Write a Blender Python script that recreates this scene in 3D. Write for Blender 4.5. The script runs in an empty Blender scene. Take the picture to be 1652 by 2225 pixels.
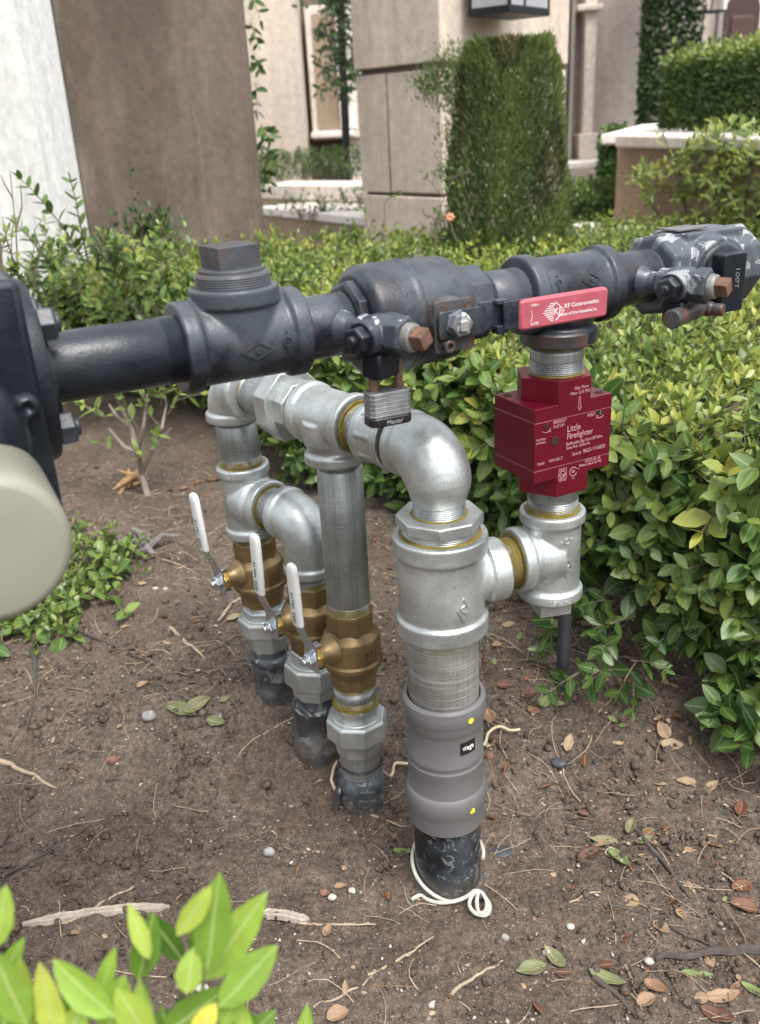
import bpy, math, random
import numpy as np
from mathutils import Vector, Matrix, noise
random.seed(7); rng = np.random.default_rng(7)
S = bpy.context.scene; COL = S.collection
R = math.radians
# ------------------------------------------------------------------ camera
W, H, FPX = 1652.0, 2225.0, 2000.0
PITCH, ROLL, CZ = 0.40565, 0.05257, 0.97
F_ = Vector((0, math.cos(PITCH), -math.sin(PITCH))); R0 = Vector((1, 0, 0)); D0 = F_.cross(R0)
cr, sr = math.cos(ROLL), math.sin(ROLL)
CR = cr*R0 + sr*D0; CD = -sr*R0 + cr*D0
cam = bpy.data.cameras.new('camera'); cam_o = bpy.data.objects.new('camera', cam); COL.objects.link(cam_o)
m = Matrix((CR, -CD, -F_)).transposed().to_4x4(); m.translation = (0, 0, CZ); cam_o.matrix_world = m
cam.sensor_fit = 'VERTICAL'; cam.sensor_height = 24; cam.sensor_width = 18; cam.lens = FPX/H*24
cam.clip_start = .02; cam.clip_end = 300
cam.dof.use_dof = True; cam.dof.focus_distance = 1.12; cam.dof.aperture_fstop = 4.2
S.camera = cam_o
# ------------------------------------------------------------------ world, sun, exposure
SUN_EL, SUN_AZ = R(62), R(150)          # azimuth measured from +Y towards +X: high, over the viewer's right shoulder
world = bpy.data.worlds.new('World'); S.world = world; world.use_nodes = True
nt = world.node_tree; bg = nt.nodes['Background']
sky = nt.nodes.new('ShaderNodeTexSky'); sky.sky_type = 'NISHITA'; sky.sun_disc = False
sky.sun_elevation = SUN_EL; sky.sun_rotation = SUN_AZ; sky.dust_density = 5; sky.ozone_density = .6; sky.air_density = 1.2
hs = nt.nodes.new('ShaderNodeHueSaturation'); hs.inputs['Saturation'].default_value = .22
nt.links.new(sky.outputs[0], hs.inputs['Color']); nt.links.new(hs.outputs[0], bg.inputs[0]); bg.inputs[1].default_value = .15
sun = bpy.data.lights.new('sun', 'SUN'); sun.energy = 1.1; sun.angle = R(22); sun.color = (1, .96, .9)
sun_o = bpy.data.objects.new('sun', sun); COL.objects.link(sun_o)
sd = Vector((math.sin(SUN_AZ)*math.cos(SUN_EL), math.cos(SUN_AZ)*math.cos(SUN_EL), math.sin(SUN_EL)))
sun_o.rotation_euler = (-sd).to_track_quat('-Z', 'Y').to_euler()
S.view_settings.view_transform = 'Standard'; S.view_settings.look = 'None'
S.view_settings.exposure = 1.12; S.view_settings.gamma = 1
# ------------------------------------------------------------------ authoring helpers
def ray(px, py): return CR*((px-W/2)/FPX) + CD*((py-H/2)/FPX) + F_
def at_y(px, py, Y):
    r = ray(px, py); r = r*(Y/r.y); return Vector((r.x, r.y, r.z+CZ))
def at_z(px, py, z):
    r = ray(px, py); r = r*((z-CZ)/r.z); return Vector((r.x, r.y, r.z+CZ))
def lerp(a, b, t): return a+(b-a)*t
GY = [(.0, -.02), (.9, 0), (1.12, .003), (1.2, .045), (1.3, .088), (1.6, .13), (2.2, .17), (3, .2), (6, .22), (60, .25)]
def gbase(x, y):
    for (a, za), (b, zb) in zip(GY, GY[1:]):
        if y <= b:
            return lerp(za, zb, max(0, (y-a)/(b-a)))
    return .25
FEET = ((.068, .97, -.002), (-.05, 1.123, .010), (-.116, 1.203, .068), (-.187, 1.2995, .106))
def ground_z(x, y, fix=True):
    z = gbase(x, y)
    if y < 4 and abs(x) < 2:
        w = .7 if y > .6 else .4
        z += w*(.018*noise.noise(Vector((x*3.1+5, y*3.1, 0))) + .008*noise.noise(Vector((x*9, y*9, 3))))
        # slight hollows round the pipe feet
        for (ax, ay) in ((.068, .97), (-.05, 1.123), (-.119, 1.203), (-.187, 1.2995)):
            d = math.hypot(x-ax, y-ay); z -= .008*math.exp(-(d/.09)**2)
        if fix:
            num = den = 0.
            for (ax, ay, az), e in zip(FEET, FERR):
                w = math.exp(-((x-ax)**2+(y-ay)**2)/.0049); num += w*w*e; den += w
            if den > 1e-4: z += num/den
    return z
FERR = [az-ground_z(ax, ay, False) for ax, ay, az in FEET]
def on_ground(px, py, dz=0):
    z = 0.0
    for _ in range(12):
        p = at_z(px, py, z); z = ground_z(p.x, p.y)
    p.z = z+dz; return p
def frame(o, z, x=None):
    z = Vector(z).normalized()
    x = Vector(x) if x is not None else (Vector((1, 0, 0)) if abs(z.x) < .9 else Vector((0, 1, 0)))
    x = (x - z*x.dot(z)).normalized(); y = z.cross(x)
    M = Matrix((x, y, z)).transposed().to_4x4(); M.translation = o; return M
ZUP = Vector((0, 0, 1))
# ------------------------------------------------------------------ mesh builder
class MB:
    def __init__(s): s.v = []; s.f = []; s.m = []; s.att = {}
    def ring(s, M, pts):
        i = len(s.v); s.v += [tuple(M @ Vector(p)) for p in pts]; return list(range(i, i+len(pts)))
    def face(s, f, m=0): s.f.append(tuple(f)); s.m.append(m)
    def bridge(s, a, b, m=0):
        n = len(a)
        for i in range(n): s.face((a[i], a[(i+1) % n], b[(i+1) % n], b[i]), m)
    def lathe(s, M, prof, n=48, phase=0., m=0, caps=(1, 1)):
        prev = None; first = None
        for k, p in enumerate(prof):
            z, r = p[0], p[1]; mm = p[2] if len(p) > 2 else m
            rg = s.ring(M, [(r*math.cos(2*math.pi*(i/n)+phase), r*math.sin(2*math.pi*(i/n)+phase), z) for i in range(n)])
            if prev: s.bridge(prev, rg, mm)
            else: first = rg
            prev = rg
        if caps[0]: s.face(first[::-1], m)
        if caps[1]: s.face(prev, m)
        return s
    def tube(s, pts, r, n=8, m=0, caps=True):
        pts = [Vector(p) for p in pts]; N = len(pts); prev = None; x = None
        for i, p in enumerate(pts):
            t = (pts[min(i+1, N-1)]-pts[max(i-1, 0)]).normalized()
            if x is None: x = t.orthogonal().normalized()
            x = (x - t*x.dot(t)).normalized(); y = t.cross(x)
            rr = r[i] if isinstance(r, (list, tuple)) else r
            i0 = len(s.v)
            s.v += [tuple(p + (x*math.cos(2*math.pi*k/n)+y*math.sin(2*math.pi*k/n))*rr) for k in range(n)]
            rg = list(range(i0, i0+n))
            if prev: s.bridge(prev, rg, m)
            elif caps: s.face(rg[::-1], m)
            prev = rg
        if caps: s.face(prev, m)
        return s
    def box(s, M, a, b, m=0):
        (x0, y0, z0), (x1, y1, z1) = a, b
        r = s.ring(M, [(x0, y0, z0), (x1, y0, z0), (x1, y1, z0), (x0, y1, z0), (x0, y0, z1), (x1, y0, z1), (x1, y1, z1), (x0, y1, z1)])
        for f in ((3, 2, 1, 0), (4, 5, 6, 7), (0, 1, 5, 4), (1, 2, 6, 5), (2, 3, 7, 6), (3, 0, 4, 7)): s.face([r[i] for i in f], m)
        return s
    def prism(s, M, poly, z0, z1, m=0):
        a = s.ring(M, [(x, y, z0) for x, y in poly]); b = s.ring(M, [(x, y, z1) for x, y in poly])
        s.bridge(a, b, m); s.face(a[::-1], m); s.face(b, m); return s
    def mesh(s, name, mats, sharp=34):
        me = bpy.data.meshes.new(name); me.from_pydata(s.v, [], s.f)
        for mt in mats: me.materials.append(mt)
        if len(mats) > 1: me.polygons.foreach_set('material_index', s.m)
        me.polygons.foreach_set('use_smooth', [True]*len(me.polygons))
        me.set_sharp_from_angle(angle=R(sharp)); me.update(); return me
def link(name, me, parent=None, label=None, M=None):
    o = bpy.data.objects.new(name, me); COL.objects.link(o)
    if parent is not None:
        o.parent = parent
        base = parent.get('_w')
        if base is not None: o.location = -Vector(base)
    if label: o['label'] = label
    return o
def part(name, mb, mats, parent=None, label=None, bevel=0, sharp=34, voxel=0, smooth=5):
    mats = mats if isinstance(mats, (list, tuple)) else [mats]
    me = mb.mesh(name, mats, sharp)
    if voxel:
        t = bpy.data.objects.new('tmp', me); COL.objects.link(t)
        md = t.modifiers.new('r', 'REMESH'); md.mode = 'VOXEL'; md.voxel_size = voxel; md.use_smooth_shade = True
        sm = t.modifiers.new('s', 'SMOOTH'); sm.factor = .5; sm.iterations = smooth
        dg = bpy.context.evaluated_depsgraph_get(); dg.update()
        me2 = bpy.data.meshes.new_from_object(t.evaluated_get(dg)); me2.name = name
        bpy.data.objects.remove(t); me2.materials.clear()
        for mt in mats: me2.materials.append(mt)
        me2.polygons.foreach_set('use_smooth', [True]*len(me2.polygons)); me = me2
    o = link(name, me, parent, label)
    if bevel:
        b = o.modifiers.new('bevel', 'BEVEL'); b.width = bevel; b.segments = 2; b.limit_method = 'ANGLE'; b.angle_limit = R(30)
    return o
def thing(name, label, cat, loc=(0, 0, 0), group=None):
    o = bpy.data.objects.new(name, None); COL.objects.link(o); o.location = loc; o.empty_display_size = .05
    o['label'] = label; o['category'] = cat
    if group: o['group'] = group
    o['_w'] = tuple(loc); return o
def tag(o, label, cat, group=None):
    o['label'] = label; o['category'] = cat
    if group: o['group'] = group
    return o
def rebase(o):      # move the origin of a one-mesh thing to the foot of its mesh
    me = o.data; n = len(me.vertices); co = np.empty(n*3); me.vertices.foreach_get('co', co); co = co.reshape(-1, 3)
    c = np.array([(co[:, 0].min()+co[:, 0].max())/2, (co[:, 1].min()+co[:, 1].max())/2, co[:, 2].min()])
    co -= c; me.vertices.foreach_set('co', co.ravel()); o.location = c; return o
# lettering ----------------------------------------------------------------
_tc = {}
def glyphs(txt, ext=.02):
    if (txt, ext) in _tc: return _tc[(txt, ext)]
    cu = bpy.data.curves.new('t', 'FONT'); cu.body = txt; cu.size = 1; cu.extrude = ext; cu.resolution_u = 3
    o = bpy.data.objects.new('t', cu); COL.objects.link(o)
    dg = bpy.context.evaluated_depsgraph_get(); dg.update()
    me = bpy.data.meshes.new_from_object(o.evaluated_get(dg))
    v = [tuple(x.co) for x in me.vertices]; f = [tuple(p.vertices) for p in me.polygons]
    bpy.data.objects.remove(o); bpy.data.meshes.remove(me)
    xs = [a[0] for a in v]; w = max(xs)-min(xs); x0 = min(xs)
    v = [(a[0]-x0, a[1], a[2]) for a in v]
    _tc[(txt, ext)] = (v, f, w); return _tc[(txt, ext)]
def put_text(mb, fn, txt, x, y, cap, width=None, ang=0, depth=.0003, align='L', m=0):
    v, f, w = glyphs(txt); sy = cap/.69; sx = (width/w) if width else sy
    ca, sa = math.cos(ang), math.sin(ang); off = {'L': 0, 'C': -w*sx/2, 'R': -w*sx}[align]
    i0 = len(mb.v)
    for a, b, c in v:
        X, Y = a*sx+off, b*sy
        mb.v.append(tuple(fn(x+X*ca-Y*sa, y+X*sa+Y*ca, c/.02*depth)))
    for q in f: mb.face([i0+k for k in q], m)
def planar(M): return lambda x, y, z: M @ Vector((x, y, z))
def cyl(M, r, a0=0.):     # M: z along the axis; x of text wraps round, seen from outside at angle a0
    def fn(x, y, z):
        a = a0 + x/r; rr = r+z
        return M @ Vector((rr*math.cos(a), rr*math.sin(a), y))
    return fn
def seg(mb, fn, a, b, w, depth=.0003, m=0):   # a straight stroke on a mapped surface
    n = max(1, int(math.hypot(b[0]-a[0], b[1]-a[1])/.004)); dx, dy = b[0]-a[0], b[1]-a[1]; L = math.hypot(dx, dy) or 1
    px, py = -dy/L*w/2, dx/L*w/2; prev = None
    for k in range(n+1):
        t = k/n; x, y = a[0]+dx*t, a[1]+dy*t
        i = len(mb.v); mb.v += [tuple(fn(x+px, y+py, -depth)), tuple(fn(x-px, y-py, -depth)), tuple(fn(x-px, y-py, depth)), tuple(fn(x+px, y+py, depth))]
        rg = [i, i+1, i+2, i+3]
        if prev: mb.bridge(prev, rg, m)
        else: mb.face(rg[::-1], m)
        prev = rg
    mb.face(prev, m)
def poly_line(mb, fn, pts, w, closed=False, **k):
    for a, b in zip(pts, pts[1:]+(pts[:1] if closed else [])): seg(mb, fn, a, b, w, **k)
def arc(cx, cy, r, a0, a1, n=14): return [(cx+r*math.cos(lerp(a0, a1, i/n)), cy+r*math.sin(lerp(a0, a1, i/n))) for i in range(n+1)]
# ------------------------------------------------------------------ materials
class NT:
    def __init__(s, name):
        s.mat = bpy.data.materials.new(name); s.mat.use_nodes = True; s.t = s.mat.node_tree
        s.b = s.t.nodes['Principled BSDF']; s.out = s.t.nodes['Material Output']
        s.co = s.t.nodes.new('ShaderNodeTexCoord').outputs['Object']
    def n(s, typ, **k):
        nd = s.t.nodes.new('ShaderNode'+typ)
        for a, b in k.items(): setattr(nd, a, b)
        return nd
    def l(s, a, b): s.t.links.new(a, b)
    def noise(s, scale, detail=4, rough=.6, stretch=None, dist=0):
        nd = s.n('TexNoise'); nd.inputs['Scale'].default_value = scale; nd.inputs['Detail'].default_value = detail
        nd.inputs['Roughness'].default_value = rough; nd.inputs['Distortion'].default_value = dist
        if stretch:
            mp = s.n('Mapping'); mp.inputs['Scale'].default_value = stretch; s.l(s.co, mp.inputs[0]); s.l(mp.outputs[0], nd.inputs['Vector'])
        else: s.l(s.co, nd.inputs['Vector'])
        return nd.outputs['Fac']
    def ramp(s, fac, stops):
        nd = s.n('ValToRGB'); e = nd.color_ramp.elements
        while len(e) < len(stops): e.new(.5)
        for k, (p, c) in enumerate(stops):
            e[k].position = p; e[k].color = (c if isinstance(c, (tuple, list)) else (c, c, c))[:3]+(1,) if isinstance(c, (tuple, list)) else (c, c, c, 1)
        s.l(fac, nd.inputs[0]); return nd.outputs[0]
    def mix(s, fac, a, b, typ='MIX'):
        nd = s.n('MixRGB', blend_type=typ)
        for i, x in ((0, fac), (1, a), (2, b)):
            if isinstance(x, (int, float)): nd.inputs[i].default_value = x if i == 0 else (x, x, x, 1)
            elif isinstance(x, tuple): nd.inputs[i].default_value = x+(1,)
            else: s.l(x, nd.inputs[i])
        return nd.outputs[0]
    def math(s, op, a, b=0.):
        nd = s.n('Math', operation=op)
        for i, x in ((0, a), (1, b)):
            if isinstance(x, (int, float)): nd.inputs[i].default_value = x
            else: s.l(x, nd.inputs[i])
        return nd.outputs[0]
    def attr(s, name): nd = s.n('Attribute', attribute_name=name); return nd.outputs['Fac']
    def bump(s, h, strength=.3, dist=.001):
        nd = s.n('Bump'); nd.inputs['Strength'].default_value = strength; nd.inputs['Distance'].default_value = dist
        s.l(h, nd.inputs['Height']); s.l(nd.outputs[0], s.b.inputs['Normal'])
    def set(s, color=None, rough=None, metal=None, spec=None, coat=None):
        for nm, x in (('Base Color', color), ('Roughness', rough), ('Metallic', metal), ('Specular IOR Level', spec), ('Coat Weight', coat)):
            if x is None: continue
            if isinstance(x, tuple): s.b.inputs[nm].default_value = x+(1,)
            elif isinstance(x, (int, float)): s.b.inputs[nm].default_value = x
            else: s.l(x, s.b.inputs[nm])
        return s.mat
    def up(s, lo=.3, hi=.9):
        g = s.n('NewGeometry'); x = s.n('SeparateXYZ'); s.l(g.outputs['Normal'], x.inputs[0])
        mr = s.n('MapRange'); mr.inputs[1].default_value = lo; mr.inputs[2].default_value = hi; s.l(x.outputs[2], mr.inputs[0]); return mr.outputs[0]
def mat_galv(name, base=(.525, .56, .558), rough=(.28, .46), streak=None, bump=.4):
    q = NT(name); n1 = q.noise(14, 5); n2 = q.noise(120, 4, .7); n3 = q.noise(900, 2)
    c = q.mix(q.ramp(n1, [(.35, 0), (.65, 1)]), tuple(x*.66 for x in base), tuple(x*1.14 for x in base))
    c = q.mix(q.ramp(n2, [(.62, 0), (.75, .55)]), c, (.2, .2, .19))
    if streak is not None:
        n4 = q.noise(5, 4, .7, stretch=(60, 60, 1.2)); c = q.mix(q.ramp(n4, [(.45, 0), (.7, .6)]), c, tuple(x*.45 for x in base))
        n5 = q.noise(8, 3, .6, stretch=(1, 1, 90)); c = q.mix(q.ramp(n5, [(.5, 0), (.66, streak)]), c, (.75, .76, .76))
    dp = q.noise(60, 3, .6); fac = q.math('MULTIPLY', q.ramp(dp, [(.33, .25), (.5, 1)]), q.attr('dope'))
    c = q.mix(fac, c, (.16, .125, .025))
    r = q.ramp(q.mix(.5, n1, n2), [(.3, rough[0]), (.7, rough[1])])
    h = q.mix(.5, n2, n3); q.bump(h, bump, .0012)
    c = q.mix(1., c, q.ramp(n3, [(.3, .78), (.7, 1.2)]), 'MULTIPLY')
    mt = q.math('SUBTRACT', .74, q.math('MULTIPLY', fac, .6))
    return q.set(c, r, mt)
def mat_black(name, base=(.0065, .0095, .0145), chips=0., dust=.35, rust=0., chipc=(.55, .58, .60), dscale=9, cs=28, dirt=None):
    q = NT(name); n1 = q.noise(dscale, 5, .65); n2 = q.noise(260, 3, .7); n3 = q.noise(45, 5, .7)
    c = q.mix(q.math('MULTIPLY', q.ramp(n1, [(.46, 0), (.62, 1)]), dust), base, (.115, .135, .16))
    up = q.math('MULTIPLY', q.up(.3, 1.0), .14); c = q.mix(up, c, (.12, .135, .155))
    if rust:
        c = q.mix(q.math('MULTIPLY', q.ramp(n3, [(.50, 0), (.62, 1)]), rust), c, (.10, .045, .025))
    if chips:
        n4 = q.noise(cs, 6, .62, dist=.8); k = q.math('MULTIPLY', q.ramp(n4, [(.60-.1*chips, 0), (.615-.1*chips, 1)]), q.up(-.4, .6))
        c = q.mix(k, c, chipc)
    q.bump(q.mix(.4, n2, n3), .5, .0014)
    if dirt is not None:
        zz = q.n('SeparateXYZ'); q.l(q.co, zz.inputs[0]); hgt = q.math('SUBTRACT', 1., q.math('DIVIDE', q.math('SUBTRACT', zz.outputs[2], dirt), .045))
        k = q.math('MULTIPLY', q.ramp(hgt, [(.0, 0), (1., 1)]), q.ramp(n3, [(.35, .15), (.55, 1)])); c = q.mix(k, c, (.105, .085, .07))
    return q.set(c, q.ramp(n3, [(.3, .24), (.7, .40)]), 0., .34)
def mat_plain(name, col, rough=.5, metal=0., var=.15, scale=30, bump=.15, spec=.5, coat=0.):
    q = NT(name); n1 = q.noise(scale, 5, .65); n2 = q.noise(scale*9, 3, .7)
    c = q.mix(q.ramp(n1, [(.3, 0), (.7, 1)]), tuple(x*(1-var) for x in col), tuple(min(1, x*(1+var)) for x in col))
    q.bump(q.mix(.5, n1, n2), bump, .001)
    return q.set(c, q.ramp(n2, [(.3, rough*.85), (.7, min(1, rough*1.15))]), metal, spec, coat)
M_galv = mat_galv('galvanised_iron'); M_galv_pipe = mat_galv('galvanised_pipe', (.36, .385, .385), (.36, .55), .12, .12)
M_steel = mat_galv('scraped_steel', (.46, .46, .44), (.3, .5), .85, .15)
M_zinc = mat_plain('zinc_plate', (.55, .58, .62), .25, .9, .1, 60)
M_bronze = mat_plain('cast_bronze', (.225, .158, .078), .42, .7, .3, 25, .45)
M_brass = mat_plain('yellow_brass', (.55, .36, .10), .3, .85, .2, 50, .2)
M_dope = mat_plain('thread_dope', (.16, .125, .025), .3, .1, .3, 80, .5)
M_black = mat_black('black_paint', dust=.12); M_blackold = mat_black('weathered_black_paint', (.009, .0125, .0185), 0, .42, .12, cs=14)
M_chip = mat_black('chipped_grey_paint', (.035, .042, .05), .8, .5, .0, (.27, .285, .295))
M_chip2 = mat_black('peeling_grey_paint', (.042, .05, .06), .45, .5, .0, (.24, .255, .265), cs=22)
M_rusty = mat_black('rusted_paint', (.05, .045, .045), 0, .3, .9)
M_rust = mat_plain('rusted_iron', (.13, .07, .045), .8, .1, .5, 120, 1.)
M_redv = mat_plain('red_anodised_aluminium', (.15, .006, .020), .33, .45, .12, 20, .06)
M_pink = mat_plain('faded_red_vinyl', (.36, .075, .10), .5, 0, .28, 25, .1)
M_whitev = mat_plain('white_vinyl', (.66, .66, .65), .4, 0, .04, 30, .05)
M_print = mat_plain('white_print', (.72, .70, .70), .5, 0, .1, 60, 0)
M_printp = mat_plain('pink_print', (.42, .22, .24), .5, 0, .25, 60, 0)
M_green = mat_plain('green_print', (.02, .16, .10), .5, 0, .1, 60, 0)
M_greyc = mat_plain('grey_coated_coupling', (.125, .122, .124), .42, .0, .12, 14, .08, .5)
M_label = mat_plain('black_label', (.012, .012, .013), .4)
M_yellow = mat_plain('yellow_dot', (.75, .65, .05), .5)
M_tape = mat_black('pipe_wrap_tape', (.028, .031, .037), .3, .6, 0, (.26, .27, .27), 16, 60, dirt=.0)
M_coat = mat_black('coated_pipe', (.010, .012, .014), .12, .5, 0, (.3, .32, .32), 8, 70, dirt=-.005)
M_conduit = mat_plain('black_conduit', (.035, .037, .043), .5, 0, .3, 20, .1)
M_cord = mat_plain('white_cord', (.42, .41, .36), .55, 0, .15, 90, .2)
M_cable = mat_plain('tan_cable', (.50, .43, .30), .5, 0, .2, 60, .2)
M_lock = mat_plain('laminated_steel', (.30, .31, .32), .45, .7, .3, 60, .4)
M_tie = mat_plain('black_nylon', (.01, .01, .011), .4)
M_cream = mat_plain('cream_plastic', (.235, .232, .185), .38, 0, .06, 6, .03, .5)
M_dark = mat_plain('dark_hole', (.01, .01, .01), .7)
def mat_leaf(name, stops, rough=.38, trans=.28, rib=(.30, .38, .16), spots=0.):
    q = NT(name); t = q.attr('tone'); c = q.ramp(t, stops)
    n1 = q.noise(90, 3); c = q.mix(.35, c, q.mix(1., c, q.ramp(n1, [(.3, .65), (.7, 1.3)]), 'MULTIPLY'))
    if spots:
        n2 = q.noise(160, 3, .7); c = q.mix(q.ramp(n2, [(.62, 0), (.7, spots)]), c, (.09, .05, .03))
    rb = q.attr('rib'); c = q.mix(q.ramp(rb, [(.86, 0), (.97, .55)]), c, rib)
    v = q.ramp(q.noise(300, 2), [(.3, 0), (.7, 1)]); q.bump(v, .12, .0008)
    q.set(c, rough, 0., .5)
    tr = q.n('BsdfTranslucent'); q.l(c, tr.inputs[0]); mx = q.n('MixShader'); mx.inputs[0].default_value = trans
    q.l(q.b.outputs[0], mx.inputs[1]); q.l(tr.outputs[0], mx.inputs[2]); q.l(mx.outputs[0], q.out.inputs[0]); return q.mat
GREENS = [(0, (.014, .038, .012)), (.35, (.038, .092, .020)), (.6, (.095, .165, .034)), (.85, (.215, .285, .062)), (1, (.36, .36, .07))]
M_leaf = mat_leaf('glossy_leaf', GREENS, spots=.35); M_leaffar = mat_leaf('hedge_leaf', [(a, tuple(x*.95 for x in b)) for a, b in GREENS], .5, .25)
M_leafdry = mat_leaf('fallen_leaf', [(0, (.06, .025, .016)), (.25, (.15, .062, .03)), (.45, (.27, .175, .105)), (.65, (.34, .26, .165)), (.8, (.14, .15, .07)), (1, (.15, .21, .06))], .6, .08, (.42, .33, .2), .6)
M_stem = mat_plain('woody_stem', (.16, .125, .09), .8, 0, .35, 60, .5)
M_gstem = mat_plain('green_stem', (.13, .15, .06), .6, 0, .3, 60, .3)
M_twig = mat_plain('dead_twig', (.062, .051, .044), .85, 0, .4, 90, .6)
M_ltwig = mat_plain('pale_twig', (.30, .24, .17), .85, 0, .3, 90, .6)
M_bark = mat_plain('pale_bark_strip', (.30, .26, .215), .85, 0, .3, 70, .8)
# soil
q = NT('soil'); n1 = q.noise(5, 6, .65); n2 = q.noise(60, 6, .75); n3 = q.noise(420, 3, .8); n4 = q.noise(1.6, 4)
c = q.ramp(q.mix(.5, n1, n2), [(.32, (.038, .029, .023)), (.5, (.098, .077, .061)), (.68, (.19, .155, .126))])
c = q.mix(q.ramp(n4, [(.4, 0), (.65, .55)]), c, (.125, .092, .072))
c = q.mix(1., c, q.ramp(n3, [(.25, .40), (.75, 1.7)]), 'MULTIPLY'); n5 = q.noise(150, 5, .8); c = q.mix(1., c, q.ramp(n5, [(.35, .5), (.65, 1.4)]), 'MULTIPLY')
vo = q.n('TexVoronoi'); vo.inputs['Scale'].default_value = 330; q.l(q.co, vo.inputs['Vector'])
sp = q.math('MULTIPLY', q.ramp(vo.outputs['Distance'], [(.16, 1), (.24, 0)]), q.ramp(vo.outputs['Color'], [(.70, 0), (.74, 1)]))
c = q.mix(sp, c, (.27, .235, .20)); q.bump(q.mix(.45, n2, q.mix(.5, n3, n5)), 1., .008); M_soil = q.set(c, .95, 0., .2)
def mat_wall(name, c0, c1, scale=2.2, stretch=(1, 1, .35), bump=.15, c2=None, run=.93):
    q = NT(name); n1 = q.noise(scale, 6, .62, stretch=stretch); n2 = q.noise(scale*14, 5, .7); n3 = q.noise(scale*90, 3)
    c = q.ramp(n1, [(.36, c0), (.62, c1)]); c = q.mix(1., c, q.ramp(n2, [(.3, .80), (.7, 1.15)]), 'MULTIPLY')
    n6 = q.noise(scale*1.8, 5, .7, stretch=(3.5, 3.5, .22)); c = q.mix(1., c, q.ramp(n6, [(.35, run), (.6, 2-run if run > .9 else 1.06)]), 'MULTIPLY')
    if c2:
        n4 = q.noise(scale*.9, 5, .7, stretch=(2.6, 2.6, .4)); c = q.mix(q.ramp(n4, [(.58, 0), (.75, .7)]), c, c2)
    q.bump(q.mix(.5, n2, n3), bump, .004); return q.set(c, .9, 0., .25)
M_brown = mat_wall('brown_stucco', (.092, .070, .056), (.175, .142, .118), 2.6, c2=(.28, .235, .195), run=.88)
M_whitew = mat_wall('white_stucco', (.72, .73, .74), (.84, .84, .84), 2.)
M_offw = mat_wall('off_white_stucco', (.55, .55, .54), (.64, .64, .62), 2.)
M_stone = mat_wall('limestone', (.46, .39, .32), (.62, .54, .455), 1.6, (1, 1, .25), .12, (.30, .24, .19))
M_stone2 = mat_wall('pale_limestone', (.55, .48, .42), (.68, .61, .54), 2)
M_tan = mat_wall('tan_stucco', (.27, .205, .15), (.36, .28, .21), 2)
M_greyst = mat_wall('grey_stucco', (.30, .26, .235), (.38, .33, .30), 1)
M_cap = mat_wall('white_coping', (.66, .60, .56), (.78, .72, .68), 3)
M_joint = mat_plain('dark_joint', (.20, .17, .145), .9)
M_iron = mat_plain('black_iron', (.012, .013, .016), .5, spec=.25)
M_glass = mat_plain('window_glass', (.10, .10, .105), .12, 0, .2, 3, 0)
M_lglass = mat_plain('lantern_glass', (.33, .34, .36), .2, 0, .1, 3, 0)
M_maroon = mat_plain('maroon_door_paint', (.055, .028, .025), .5)
M_pebble = NT('pebble'); _c = M_pebble.ramp(M_pebble.attr('tone'), [(0, (.07, .055, .045)), (.5, (.24, .2, .165)), (1, (.46, .42, .38))])
M_pebble = M_pebble.set(_c, .85, 0., .3)
# ================================================================== ground
def axis_pts(lo, a, b, hi, d, grow=1.09):
    xs = list(np.arange(a, b, d)); s = d; x = a; L = []
    while x > lo: s *= grow; x -= s; L.append(x)
    s = d; x = xs[-1]; Rr = []
    while x < hi: s *= grow; x += s; Rr.append(x)
    return np.array(L[::-1]+xs+Rr)
def build_ground():
    X = axis_pts(-60, -.75, .85, 60, .0058); Y = axis_pts(-3, .66, 1.9, 90, .0058)
    nx, ny = len(X), len(Y); co = np.zeros((ny, nx, 3)); co[..., 0] = X[None]; co[..., 1] = Y[:, None]
    for j, y in enumerate(Y):
        near = y < 3.2
        for i, x in enumerate(X):
            z = ground_z(x, y)
            if near and -1.5 < x < 1.5 and y > .4:
                z += .007*noise.noise(Vector((x*28, y*28, 1))) + .0045*noise.noise(Vector((x*75, y*75, 2)))
            co[j, i, 2] = z
    co[..., 2] += np.where((np.abs(co[..., 0]) < .9) & (co[..., 1] < 2), rng.normal(0, .0007, (ny, nx)), 0)
    idx = np.arange(nx*ny).reshape(ny, nx)
    f = np.stack([idx[:-1, :-1], idx[:-1, 1:], idx[1:, 1:], idx[1:, :-1]], -1).reshape(-1, 4)
    return fast_mesh('ground', co.reshape(-1, 3), f)
def fast_mesh(name, v, f, mats=(), atts=None, smooth=True):
    me = bpy.data.meshes.new(name); me.vertices.add(len(v)); me.vertices.foreach_set('co', np.asarray(v, dtype=np.float32).ravel())
    k = f.shape[1]; me.loops.add(f.size); me.loops.foreach_set('vertex_index', f.astype(np.int32).ravel())
    me.polygons.add(len(f)); me.polygons.foreach_set('loop_start', np.arange(0, f.size, k, dtype=np.int32)); me.polygons.foreach_set('loop_total', np.full(len(f), k, dtype=np.int32))
    me.polygons.foreach_set('use_smooth', np.full(len(f), smooth)); me.update(calc_edges=True)
    for a, arr in (atts or {}).items():
        at = me.attributes.new(a, 'FLOAT', 'POINT'); at.data.foreach_set('value', np.asarray(arr, dtype=np.float32))
    for mt in mats: me.materials.append(mt)
    return me
g = link('ground', build_ground()); g.data.materials.append(M_soil); g['kind'] = 'structure'
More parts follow.
